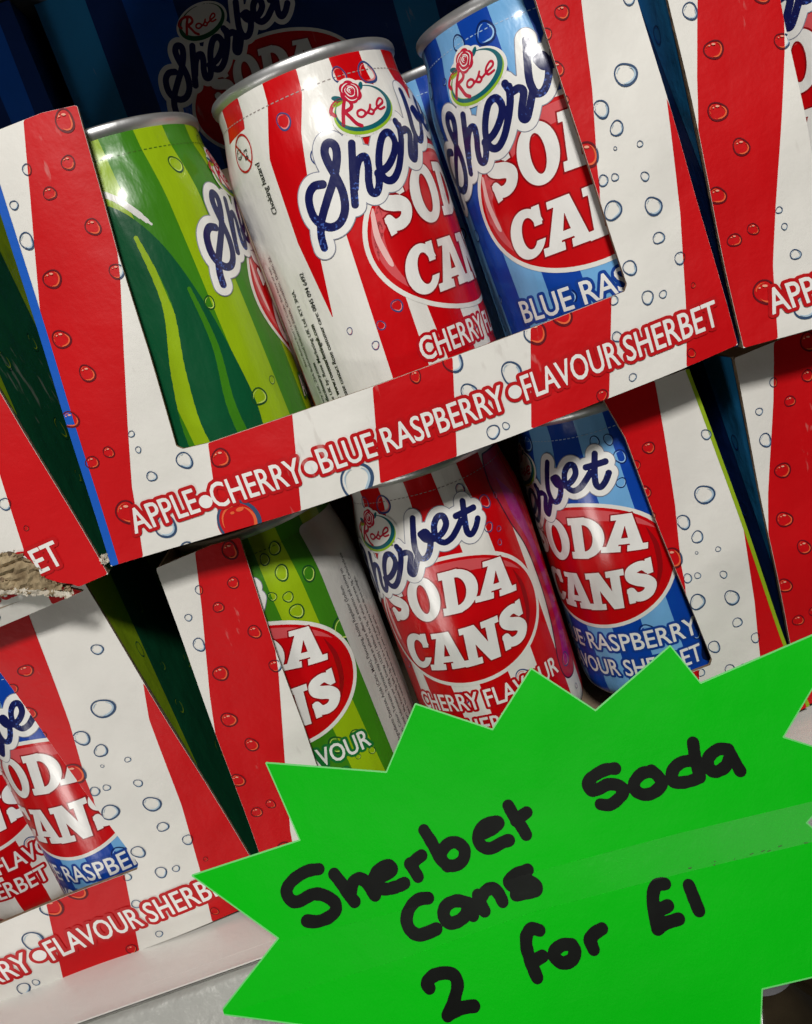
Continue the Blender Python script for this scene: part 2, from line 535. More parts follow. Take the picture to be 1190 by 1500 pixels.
def text_mesh(s, bold=0.0):
    k = (s, bold)
    if k in TXT:
        return TXT[k]
    cu = bpy.data.curves.new('t', 'FONT')
    cu.body = s
    cu.size = 1
    cu.resolution_u = 3
    cu.offset = bold
    o = bpy.data.objects.new('t', cu)
    COL.objects.link(o)
    dg = bpy.context.evaluated_depsgraph_get()
    dg.update()
    me = bpy.data.meshes.new_from_object(o.evaluated_get(dg))
    V = np.array([v.co[:2] for v in me.vertices])
    Fs = [tuple(p.vertices) for p in me.polygons]
    cnt = {}
    for f in Fs:
        for i in range(len(f)):
            e = tuple(sorted((f[i], f[(i + 1) % len(f)])))
            cnt[e] = cnt.get(e, 0) + 1
    # weld-insensitive outline: edges used once
    S = np.array([(*V[a], *V[b]) for (a, b), n in cnt.items() if n == 1])
    bpy.data.objects.remove(o)
    bpy.data.curves.remove(cu)
    bpy.data.meshes.remove(me)
    TXT[k] = (V, Fs, S)
    return TXT[k]


CAPH = .727   # cap height of the typeface in em


def put_text(field, s, x0, x1, z0, hgt, z1=None, shear=0.0, mg=2.5, arc=0.0):
    """word s between x0 and x1, baseline z0 (to z1 at the right), cap height hgt"""
    V, Fs, S = text_mesh(s)
    xm, xM = V[:, 0].min(), V[:, 0].max()
    z1 = z0 if z1 is None else z1
    sx = (x1 - x0) / (xM - xm)
    sz = hgt / CAPH

    def tr(X, Y):
        u = (X - xm) * sx
        t = u / (x1 - x0)
        return x0 + u + shear * Y * sz, z0 + (z1 - z0) * t + Y * sz + arc * ((2 * t - 1) ** 2)
    T = np.column_stack([*tr(S[:, 0], S[:, 1]), *tr(S[:, 2], S[:, 3])])
    # work letter by letter: cut the outline into x windows
    order = np.argsort(np.minimum(T[:, 0], T[:, 2]))
    T = T[order]
    groups, cur, mx = [], [], -1e9
    for q in T:
        if cur and min(q[0], q[2]) > mx + 1e-6:
            groups.append(cur)
            cur = []
        cur.append(q)
        mx = max(mx, q[0], q[2]) if cur[1:] else max(q[0], q[2])
    groups.append(cur)
    for g in groups:
        g = np.array(g)
        bx = (min(g[:, 0].min(), g[:, 2].min()) - mg, min(g[:, 1].min(), g[:, 3].min()) - mg,
              max(g[:, 0].max(), g[:, 2].max()) + mg, max(g[:, 1].max(), g[:, 3].max()) + mg)
        field.add(s_segs(g), bx)


# slab serif capitals, cap height 1; each returns (f(x,y), width)
def slab(ch):
    R = lambda x0, y0, x1, y1: (lambda X, Y: np.maximum(np.abs(X - (x0 + x1) / 2) - (x1 - x0) / 2, np.abs(Y - (y0 + y1) / 2) - (y1 - y0) / 2))
    if ch == 'O':
        return s_and(s_ell(.40, .5, .40, .52), s_not(s_ell(.40, .5, .145, .34))), .80
    if ch == 'D':
        outer = s_and(s_ell(.30, .5, .52, .5), R(.15, -.1, 1.2, 1.1))
        return s_or(s_and(s_or(outer, R(.08, 0, .42, 1)), s_not(s_and(s_ell(.34, .5, .22, .32), R(.34, 0, 1, 1)))), R(0, 0, .3, .17), R(0, .83, .3, 1)), .82
    if ch == 'A':
        body = s_poly([(.02, 0), (.33, 1), (.63, 1), (.95, 0), (.66, 0), (.60, .2), (.35, .2), (.30, 0)])
        hole = s_poly([(.40, .36), (.56, .36), (.48, .70)])
        return s_or(s_and(body, s_not(hole)), R(-.05, 0, .40, .16), R(.55, 0, 1.02, .16), R(.16, .86, .58, 1)), .97
    if ch == 'N':
        return s_or(R(.10, 0, .33, 1), R(.64, 0, .87, 1), s_poly([(.06, 1), (.38, 1), (.87, 0), (.62, 0)]),
                    R(0, 0, .43, .16), R(0, .84, .3, 1), R(.54, .84, .98, 1)), .98
    if ch == 'C':
        ring = s_and(s_ell(.42, .5, .43, .52), s_not(s_ell(.47, .5, .18, .33)), s_not(R(.56, .30, 1.2, .66)))
        return s_or(ring, R(.62, .60, .80, 1.0)), .84
    if ch == 'S':
        pts = catmull([(.60, .74), (.50, .86), (.35, .87), (.20, .80), (.19, .66), (.32, .56), (.50, .47), (.60, .34), (.52, .18), (.36, .12), (.20, .16), (.12, .30)], 4)
        ws = np.interp(np.linspace(0, 1, len(pts)), [0, .3, .5, .7, 1], [.20, .27, .31, .27, .20])
        return s_or(s_stroke(pts, ws), R(.56, .62, .71, 1.0), R(.03, 0.0, .18, .38)), .74


def put_slab(field, ch, x, z, hgt, wid, rot=0.0, shear=0.0):
    """letter centred on x, baseline z"""
    f, w0 = slab(ch)
    sx, sy = wid / w0, hgt
    cr, sr = cos(rot), sin(rot)
    s = (sx + sy) / 2

    def g(X, Z):
        dx, dz = X - x, Z - z - hgt / 2
        a, b = dx * cr + dz * sr, -dx * sr + dz * cr
        return f((a - shear * b) / sx + w0 / 2, b / sy + .5) * s
    field.add(g, (x - wid * .5 - hgt * .4 - 2, z - 4, x + wid * .5 + hgt * .4 + 2, z + hgt + 4))


# ------------------------------------------------------------------ the can
RB = .0292
CIRC = 2 * pi * RB * 1000
NSEG = 92
CU = CIRC / NSEG          # coarse print cell, mm
PROF = [(0, 24.6), (1.5, 26.6), (4, 28.6), (7, 29.2), (83, 29.2), (87, 28.7), (92, 27.6), (97, 26.3), (101.6, 26.2)]


def prof_r(v):
    return np.interp(v, [p[0] for p in PROF], [p[1] for p in PROF])


def can_exact(U, V):
    r = prof_r(V) / 1000
    t = U / RB / 1000
    return np.stack([r * np.sin(t), -r * np.cos(t), V / 1000], -1)


def can_surf(U, V, off):
    i, j = np.floor(U / CU + 1e-6), np.floor(V / CU + 1e-6)
    a, b = (U / CU - i)[:, None], (V / CU - j)[:, None]
    P = lambda di, dj: can_exact((i + di) * CU, (j + dj) * CU)
    p = P(0, 0) * (1 - a) * (1 - b) + P(1, 0) * a * (1 - b) + P(0, 1) * (1 - a) * b + P(1, 1) * a * b
    t = U / RB / 1000
    dr = (prof_r(V + 1.5) - prof_r(V - 1.5)) / 3
    N = np.stack([np.sin(t), -np.cos(t), -dr], -1)
    N /= np.linalg.norm(N, axis=1)[:, None]
    return p + N * off, N


def bubble_field(x, z, r, seed, h, C, wob=.08):
    """irregular printed bubble outline + inner glint as two distance functions"""
    rnd = random.Random(seed)
    p1, p2, p3 = rnd.uniform(0, 6), rnd.uniform(0, 6), rnd.uniform(-.3, .3)
    R0 = lambda A: r * (1 + wob * np.sin(2 * A + p1) * .8 + wob * .5 * np.sin(3 * A + p2))
    sq = rnd.uniform(.86, .98)

    def ring(X, Z):
        dx, dz = (X - x) / sq, (Z - z)
        A = np.arctan2(dz, dx)
        wd = (.085 + .10 * (0.5 + .5 * np.cos(A + .9 + p3)) ** 2) * r + .07
        return (np.abs(np.hypot(dx, dz) - R0(A) + wd * .5) - wd * .62)

    def glint(X, Z):
        dx, dz = (X - x) / sq, (Z - z)
        A = np.arctan2(dz, dx)
        q = np.cos(A + .9 + p3)
        wd = (.075 * r) * np.clip(q + .25, -1, 1)
        q2 = np.cos(A - 2.2 + p3)
        wd2 = .075 * r * np.clip(q2 - .45, -1, 1)
        rr = np.hypot(dx, dz) - R0(A)
        return np.minimum(np.abs(rr + r * .26) - wd, np.abs(rr + .26 * r) - wd2)
    return ring, glint


def label_sheet(kind):
    """the shrink label of one flavour, in mm: x round the can from the logo's centre, z up from its base"""
    S = Sheet()
    T, B = 101.5, 1.0
    if kind == 'cherry':
        dark, light = film('red', RED), film('white', WHITE)
        ringd, ringl, deep = film('ring_maroon', (.10, .008, .05)), film('ring_pink', (.75, .25, .25)), film('navy_line', (.03, .06, .2))
    elif kind == 'blue':
        dark, light = film('royal_blue', (.004, .055, .38)), film('sky_blue', (.17, .42, .74))
        ringd, ringl, deep = film('ring_navy', (.004, .02, .12)), film('ring_sky', (.35, .58, .85)), film('navy_line', (.03, .06, .2))
    else:
        dark, light = film('leaf_green', (.045, .21, .008)), film('lime_green', (.30, .46, .006))
        ringd, ringl, deep = film('ring_green', (.01, .07, .02)), film('ring_lime', (.55, .72, .15)), film('navy_line', (.03, .06, .2))
    white, pale = film('white', WHITE), film('pale_white', (.84, .83, .80))
    red, dred = film('red', RED), film('deep_red', (.30, .003, .006))
    navy = glitter('navy', (.006, .009, .085), (.05, .11, .42))
    # stripes: first cover the body with the light ink, then dark stripes
    f = Field((-CIRC / 2 + .001, 0, CIRC / 2 - .001, 104), CU / 8, CU)
    f.F[:] = 1
    f.F = np.maximum(np.abs(f.X) - CIRC / 2 - 1e-3, np.abs(f.Z - T / 2 - .3) - T / 2)
    S.put(f, light, 1)
    f = Field((-CIRC / 2 + .001, 0, CIRC / 2 - .001, 104), CU / 8, CU)
    ph = {'cherry': 2.6, 'blue': 5.4, 'green': -13.0 + 0}[kind]
    f.F[:] = 1e3
    for k in range(-5, 6):
        c = ph + 20.386 * k
        if kind == 'cherry' and -70 < c < -30:
            continue
        wv = 5.15
        g = lambda X, Z, c=c: np.maximum(np.abs(X - c - .045 * (T - Z) - .3 * np.sin(Z / 17 + c)) - wv, np.abs(Z - T / 2 - .3) - T / 2)
        f.add(g, (c - 9, 0, c + 9, 104))
    if kind == 'cherry':
        f.add(s_poly([(-43.4, T + .2), (-32.6, T + .2), (-33.2, 96), (-36.7, 87), (-43.2, 57.5), (-46, 40), (-48.3, 62), (-47.6, 84), (-43.8, 97)]), (-60, 30, -20, 104))
        f.add(s_poly([(-63.6, T + .2), (-53.4, T + .2), (-54, 94), (-64.5, 93)]), (-70, 85, -45, 104))
        f.add(s_poly([(-36, .4), (-35, 42), (-34.5, 60), (-28, 70), (-25, 60), (-25, .4)]), (-50, 0, -15, 80))
    f.F = np.maximum(f.F, np.abs(f.X) - CIRC / 2 - 1e-3)
    S.put(f, dark, 2)
    if kind == 'green':   # broad dark green waves on the back of the label
        f = Field((-88, 4, -40, 90), CU / 8, CU)
        f.add(s_poly(catmull([(-84, 84), (-74, 89), (-62, 85), (-54, 74), (-49, 58), (-46, 40), (-45, 22), (-50, 6), (-62, 2), (-84, 2), (-87, 40)], 6)))
        def band(pts, w0, w1):
            p = catmull(pts, 6)
            return Field((-88, 4, -40, 90), CU / 8, CU).stroke(p, list(np.linspace(w0, w1, len(p))), 4).F
        f.F = np.maximum(f.F, -band([(-72, 84), (-70, 66), (-74, 48), (-76, 28), (-72, 4)], 1, 7))
        f.F = np.maximum(f.F, -band([(-59, 76), (-58, 58), (-62, 40), (-64, 22), (-60, 4)], 1, 7))
        f.F = np.maximum(f.F, -band([(-51, 60), (-50, 44), (-52, 26), (-50, 6)], 1, 3.4))
        S.put(f, film('bottle_green', (.003, .085, .03)), 3)
        f2 = Field((-88, 4, -40, 94), CU / 8, CU)
        f2.stroke(catmull([(-84, 87), (-74, 91.5), (-62, 88), (-54, 78)], 6), [.4, .9, 1.4] + [1.6] * 14 + [.8, .4], 1)
        S.put(f2, film('panel_white', (.72, .71, .68)), 4)
    if kind == 'cherry':  # magenta wave
        f = Field((24, 8, 50, 101), CU / 8, CU)
        f.add(s_poly(catmull([(30, 100), (27, 90), (29, 78), (33.5, 66), (35, 52), (34, 38), (31, 24), (33, 17), (40, 17), (44, 26), (45, 42), (44, 60), (41, 78), (40, 90), (42, 100)], 6)))
        S.put(f, film('maroon_line', (.06, .003, .02)), 3, .55)
        S.put(f, film('crimson', (.50, .01, .04)), 4)
        f = Field((28, 14, 46, 96), CU / 8, CU)
        f.add(s_poly(catmull([(31, 92), (31, 80), (36, 66), (38, 50), (37, 34), (34, 22), (39, 22), (42, 36), (42, 54), (39, 72), (36, 84)], 6)))
        S.put(f, film('magenta', (.42, .008, .20)), 5)
    if kind == 'blue':
        f = Field((26, 8, 54, 70), CU / 8, CU)
        f.add(s_poly(catmull([(29, 62), (34, 66), (40, 60), (46, 64), (52, 50), (50, 20), (40, 10), (30, 12), (33, 24), (29, 38), (32, 48)], 6)))
        S.put(f, film('midnight', (.004, .01, .05)), 3)
    # bubbles
    rnd = random.Random({'cherry': 5, 'blue': 9, 'green': 3}[kind])
    spots = [(rnd.uniform(-90, 90), rnd.uniform(6, 96), rnd.choice([1, 1.3, 1.8, 2.6])) for _ in range(44)]
    spots += [(-21.5, 97, 2.3), (-12.5, 96, 3.2), (15.5, 93.5, 1.8), (17, 88, 1.3), (-40.5, 91, 2.3), (-7, 26, 2.6), (15, 27, 3.2), (-30, 47, 2.0), (-37, 30, 1.2), (22, 87, 2.2), (27, 84, 2.6), (20, 79, 1.7)]
    if kind == 'green':
        spots += [(22, 88, 5.6), (20, 95.5, 2.2), (13.5, 82, 1.5), (18, 80, 1.9), (24.5, 76.5, 3), (15, 71, 1.7), (33, 30, 2.0), (22, 27, 2.4), (31.5, 62, 4.4)]
    def blocked(x, z):
        if kind == 'cherry' and -76 < x < -45: return True
        if ((x + 0) / 33) ** 2 + ((z - 53) / 24.5) ** 2 < 1: return True
        return False
    used = []
    for i, (x, z, r) in enumerate(spots):
        if blocked(x, z) or any(math.hypot(x - a, z - b) < r + c + .6 for a, b, c in used):
            continue
        used.append((x, z, r))
        ring, gl = bubble_field(x, z, r, i, 0, 0)
        f = Field((x - r * 1.3, z - r * 1.3, x + r * 1.3, z + r * 1.3), CU / 16, CU).add(ring)
        S.put(f, ringd if kind != 'cherry' else deep, 5 if kind == 'green' else 6)
        f = Field((x - r * 1.3, z - r * 1.3, x + r * 1.3, z + r * 1.3), CU / 16, CU).add(gl)
        S.put(f, ringl, 7)
    # oval badge
    ell = s_ell(0, 53, 30, 21.5)
    f = Field((-34, 28, 34, 78), CU / 8, CU).add(ell)
    S.put(f, white, 6, 1.3)
    S.put(f, red, 7)
    f = Field((-34, 28, 34, 78), CU / 8, CU).add(s_and(s_ell(0, 53, 29, 20.5), s_not(s_ell(3, 43, 33, 26))))
    S.put(f, film('gloss_red', (.66, .09, .10)), 8)
    f = Field((-34, 28, 34, 78), CU / 8, CU).add(s_and(s_ell(0, 53, 28.5, 20), s_not(s_ell(3.5, 53, 29, 25)), lambda X, Z: np.abs(Z - 55) - 14))
    S.put(f, film('gloss_red', (.66, .09, .10)), 8)
    f = Field((-30, 40, -20, 66), CU / 16, CU).add(s_poly(catmull([(-26.8, 62), (-25.6, 63.2), (-26.2, 56), (-25.2, 48.5), (-26.6, 49), (-27.8, 56), (-26.8, 62)], 5)))
    S.put(f, film('gloss_pale', (.85, .50, .48)), 9)
    f = Field((20, 34, 30, 66), CU / 16, CU).add(s_poly(catmull([(23.5, 63), (26, 56), (25, 47), (20.5, 40), (23.6, 48), (24.4, 56)], 5)))
    S.put(f, dred, 9)
    # SODA CANS
    f = Field((-30, 34, 30, 76), CU / 16, CU)
    for ch, x, z, hh, ww, ro in [('S', -19.6, 56.2, 12.6, 9.4, .22), ('O', -8.2, 55.6, 15.0, 11.6, .06), ('D', 4.2, 56.0, 14.6, 12.2, -.03), ('A', 16.8, 56.4, 12.6, 13.4, -.14),
                                 ('C', -17.6, 38.3, 12.6, 10.6, .02), ('A', -6.6, 37.3, 13.4, 13.0, .0), ('N', 5.6, 37.2, 13.6, 13.4, .02), ('S', 17.2, 38.6, 13.6, 10.0, .05)]:
        put_slab(f, ch, x, z, hh, ww, ro, .14)
    S.put(f, dred, 10, .45)
    S.put(f, pale, 11)
    # Sherbet
    f = Field((-48, 52, 24, 96), CU / 16, CU)
    for k, p in SHERBET.items():
        p = catmull([q for q in p if q], 4)
        if kind == 'green':
            p = p * [.86, 1] + [-5.9, 0]
        f.stroke(p, 2.15 if k in 'S' else 2.0, 3.4)
    S.put(f, film('grey_line', (.25, .26, .33)), 12, 2.15)
    S.put(f, pale, 13, 1.9)
    S.put(f, navy, 14)
    # Rose badge
    RX, RZ = -18.6, 87.6
    f = Field((-32, 76, -4, 100), CU / 16, CU)
    f.add(s_or(s_ell(RX + .1, RZ - .6, 9.9, 6.4, .14), s_ell(-20.6, 92.2, 4.0, 3.6), s_ell(-23.4, 91.2, 3, 2), s_ell(-17.4, 93, 2.4, 1.6)))
    S.put(f, white, 13)
    f = Field((-32, 76, -4, 100), CU / 16, CU).add(s_and(s_ell(RX, RZ - .6, 9.1, 5.8, .14), s_not(s_ell(RX + .2, RZ + .5, 8.2, 5.0, .14)), s_not(s_ell(-20.6, 92.2, 3.6, 3.3))))
    S.put(f, film('badge_lime', (.30, .50, .02)), 14)
    f = Field((-32, 76, -4, 100), CU / 16, CU).add(s_and(s_ell(RX + .15, RZ - .1, 8.7, 5.5, .14), s_not(s_ell(RX - .3, RZ + .35, 7.8, 4.9, .14)), s_not(s_ell(-20.6, 92.2, 3.6, 3.3))))
    S.put(f, film('badge_teal', (.005, .12, .15)), 15)
    f = Field((-32, 76, -4, 100), CU / 16, CU)
    for k, p in ROSE.items():
        if k == 'ellL':
            continue
        f.stroke(catmull([q for q in p if q], 4), .95 if k[0] == 'R' else .62, 1.5)
    S.put(f, film('rose_red', (.52, .01, .04)), 15)
    f = Field((-28, 86, -12, 100), CU / 32, CU).add(s_or(*[s_ell(-20.6 + 1.5 * cos(t), 92.1 + 1.4 * sin(t), 1.75, 1.65) for t in (.3, 1.4, 2.4, 3.5, 4.6, 5.6)], s_ell(-20.6, 92.1, 2, 2)))
    S.put(f, film('rose_red', (.52, .01, .04)), 16)
    f = Field((-28, 86, -12, 100), CU / 32, CU)
    for cx, cz, r0, a0, a1 in [(-20.5, 92.5, .75, .2, 4.6), (-20.6, 92.3, 1.35, 2.2, 6.0), (-20.7, 92.2, 1.45, -.3, 1.7), (-20.6, 92.0, 2.1, 3.4, 5.2), (-20.6, 92.1, 2.2, 5.5, 7.3), (-20.6, 92.2, 2.15, 1.5, 3.0), (-20.5, 92.5, .28, 1, 5)]:
        f.stroke([(cx + r0 * (1 + .1 * sin(3 * t)) * cos(t), cz + r0 * sin(t)) for t in np.linspace(a0, a1, 12)], list(.10 + .20 * np.sin(np.linspace(0, pi, 12))), 1)
    S.put(f, pale, 17)
    f = Field((-30, 86, -12, 100), CU / 16, CU).add(s_or(s_ell(-24.9, 91.4, 1.5, .7, -.4), s_ell(-16.9, 93.0, 1.2, .6, .9)))
    S.put(f, film('badge_teal', (.005, .12, .15)), 15)
    f = Field((-30, 86, -12, 100), CU / 16, CU).add(s_ell(-25.2, 90.2, 1.6, .6, .2))
    S.put(f, film('badge_lime', (.30, .50, .02)), 15)
    # flavour lines
    l1, l2 = {'cherry': ('CHERRY FLAVOUR', 'SHERBET'), 'blue': ('BLUE RASPBERRY', 'FLAVOUR SHERBET'), 'green': ('APPLE FLAVOUR', 'SHERBET')}[kind]
    oc = {'cherry': film('lettering_red', (.50, .003, .008)), 'blue': film('lettering_blue', (.006, .05, .30)), 'green': film('lettering_green', (.01, .16, .03))}[kind]
    wd1 = {'cherry': 27.5, 'blue': 29.5, 'green': 24}[kind]
    f = Field((-34, 8, 34, 32), CU / 16, CU)
    put_text(f, l1, -wd1 + 1.5, wd1 + 1.5, 21.6, 6.6, mg=1.6)
    wd2 = 28.5 if kind == 'blue' else 13.5
    put_text(f, l2, -wd2 + 1.5, wd2 + 1.5, 12.0, 6.4, mg=1.6)
    f.F -= .1
    S.put(f, oc, 8, .85)
    S.put(f, pale, 9)
    # perforation under the rim
    f = Field((-CIRC / 2, 92, CIRC / 2, 102), CU / 16, CU)
    q = lambda X, Z: np.maximum(np.abs(np.mod(X, 1.6) - .8) - .5, np.abs(Z - 96.6 + .3 * np.sin(X / 9)) - .13)
    f.add(q)
    f.F = np.maximum(f.F, np.abs(f.X) - CIRC / 2 + .01)
    S.put(f, {'cherry': film('perf', (.33, .28, .27)), 'blue': film('perf_b', (.35, .5, .7)), 'green': film('perf_g', (.05, .14, .01))}[kind], 5)
    # information panel
    if kind == 'green':
        f = Field((28, 8, 62, 103), CU / 8, CU).add(s_grow(s_poly([(34.5, 6), (33, 96), (56, 96), (56, 6)]), 2.5))
        S.put(f, film('panel_shaded', (.50, .49, .46)), 8)  # pale panel darkened, the shade it stands in is put into the ink
    if kind == 'cherry':
        f = Field((-66, 80, -50, 96), CU / 16, CU)
        cx, cz = -56.8, 88.6
        f.add(lambda X, Z: np.abs(np.hypot((X - cx) / .85, Z - cz) - 4.6) - .27)
        f.stroke([(-59.6, 91.4), (-54.2, 85.6)], .5, 1)
        S.put(f, film('lettering_red', (.50, .003, .008)), 8)
        f = Field((-66, 80, -50, 96), CU / 16, CU)
        f.add(lambda X, Z: np.abs(np.hypot(X + 58.6, Z - 88.9) - 1.25) - .12)
        f.stroke([(-59.3, 89.3), (-59.1, 89.3)], .25, 1)
        f.stroke([(-58.2, 89.4), (-58.0, 89.4)], .25, 1)
        f.stroke(catmull([(-59.2, 88.4), (-58.6, 88.1), (-58, 88.5)], 3), .16, 1)
        S.put(f, film('print_black', (.02, .02, .025)), 8)
    return S


SMALL = {
    'cherry': [  # (text, x of its baseline, z where it starts, em size)
        ('Choking hazard', -51.2, 71.0, 2.5, 0),
        ('For enquiries please contact Rose customer care: 0845 094 6492', -50.0, 8.0, 2.05, 0),
        ('Buy online at: www.rosemarketinguk.com', -52.9, 9.5, 2.15, .012),
        ('Distributed in the UK by: Rose Marketing UK Ltd. KY1 3NA.', -55.6, 7.5, 2.05, 0),
        ('www.roseconfectionery.com', -58.3, 9.0, 2.15, .012),
        ('Rose Confectionery Ltd., 23A Robinhood Industrial Estate, Clondalkin, Dublin 22.', -61.0, 8.0, 1.9, 0),
        ('Best Before End / Lot Code: See base of can', -63.6, 30.0, 1.9, 0),
        ('0-3', -54.6, 86.6, 2.4, 0),
    ],
    'green': [
        ('Sherbet. Ingredients: Dextrose, Acids (Citric, Malic), Flavouring, Acidity Regulator (Sodium', 37.0, 10, 2.05, 0),
        ('Bicarbonate), Colour: Tartrazine, Tartrazine may have an adverse effect on attention and activity on', 39.7, 10, 2.0, 0),
        ('children. Nutritional Information per 100g: Energy 1522kJ / 360kcal, Fat 0g, of which saturates 0g, Carbohydrate', 42.4, 8, 1.95, 0),
        ('90g, of which sugars 86g, Protein 0g, Salt 1.2g. Store in a cool dry place away from direct sunlight.', 45.1, 8, 1.95, 0),
        ('Choking hazard. Not suitable for children under 3 years. Small parts.', 47.8, 12, 1.95, 0),
    ], 'blue': []}
LABELS = {}


def can_body_mesh(kind):
    S = label_sheet(kind)
    mb = MB()
    # metal shell under the film, on the same grid as the print
    vs = np.arange(0, 52) * CU
    vs = np.clip(vs, 0, 101.9)
    mb.rev([(float(prof_r(v)) / 1000 - .00002, float(v) / 1000) for v in sorted(set(vs.tolist()))], METAL, NSEG)
    mb.sheet(S, can_surf, 2.4e-5)
    blk = film('print_black', (.02, .02, .025))
    for s, x, z, em, bold in SMALL[kind]:
        bold += .010
        V, Fs, _ = text_mesh(s, bold)
        U = x - V[:, 1] * em
        W = z + V[:, 0] * em * .86
        P, N = can_surf(U, W, 2.4e-5 * 11)
        b = len(mb.v)
        mb.v += [tuple(q) for q in P.tolist()]
        mb.n += [tuple(q) for q in N.tolist()]
        mi = mb.mat(blk)
        for f in Fs:
            if max(W[list(f)]) < 96:
                mb.f.append(tuple(b + i for i in f))
                mb.mi.append(mi)
    return mb


def make_can(kind):
    root = empty('soda_can')
    can_body_mesh(kind).build('label_sleeve', root)
    r = MB()
    r.rev([(.0262, .1016), (.02645, .1019), (.0269, .1024), (.02715, .1032), (.0271, .1041), (.0268, .1046), (.0262, .1047), (.0258, .1042), (.0256, .1030), (.0256, .1005)], METAL, NSEG)
    r.build('top_rim', root)
    l = MB()
    l.rev([(.0256, .1006), (.0252, .0995), (.0245, .0995), (.0242, .1010), (.012, .1013), (.0001, .1013)], METAL, NSEG)
    l.build('lid', root)
    b = MB()
    b.rev([(.0001, .0035), (.018, .0030), (.0215, .0012), (.0235, .0), (.0245, .0002), (.0246, .0009)], METAL, NSEG)
    b.build('base_rim', root)
    return root


CANS = {}


def place_can(kind, x, y, z, turn, label, tilt=(0, 0), group='striped sherbet soda cans'):
    """turn: degrees the logo's centre is turned to the right of facing the aisle"""
    if kind not in CANS:
        CANS[kind] = o = make_can(kind)
    else:
        o = copy_tree(CANS[kind])
    o.location = (x, y, z)
    o.rotation_euler = (Matrix.Rotation(radians(tilt[0]), 3, 'X') @ Matrix.Rotation(radians(tilt[1]), 3, 'Y') @ Matrix.Rotation(radians(turn), 3, 'Z')).to_euler()
    tag(o, label, 'soda can', group)
    return o


# ------------------------------------------------------------------ the display trays
def xl(z):
    return z * .1185


def xr(z):
    return 181.5 - z * .041


CP = 4.0
LIPZ = 23.2
HT = 110.6


def sag(x):
    t = np.clip(x / 181.5, 0, 1)
    return -3.4 * 4 * t * (1 - t)


def panel_outline(ext=0):
    pts = [(0, 0)]
    pts += [(181.5 * k / 16, float(sag(181.5 * k / 16))) for k in range(1, 16)]
    pts += [(181.5 + ext, 0), (xr(60) + ext, 60), (xr(HT) + ext, HT), (150.5, HT + .5), (153.0, 98.7), (154.2, 70), (156.7, LIPZ + 2.2), (155.6, LIPZ + .6)]
    pts += [(130, 22.9), (84, 22.4), (37, 22.8), (30.4, LIPZ + .3), (29.0, LIPZ + 1.6), (32.0, 50), (34.3, 75.8), (38.6, HT - .3), (30, HT + .6), (xl(HT), HT)]
    return pts


SIL = {'stripes': [
    [(25.6, 112), (20, 95.4), (10.6, 69.5), (7.0, 58), (-2, 30), (-2, -6), (7.5, -6), (13.8, 18.6), (19.1, 33.4), (32.3, 69), (34.3, 75.8), (40, 112)],
    [(38, 26), (30.0, -6), (53.2, -6), (62, 26)],
    [(84.6, 26), (76.2, -6), (98.5, -6), (107.4, 26)],
    [(129.7, 26), (120, -6), (142.7, -6), (152.6, 26)],
    [(140, 112), (166.6, 112), (164.1, 95.1), (160.9, 74.6), (157, 56.8), (154.5, 40), (140, 60)],
    [(185, 90), (178.6, 67), (174.8, 38.3), (170.1, 14.7), (165.0, -6), (190, -6)]]}


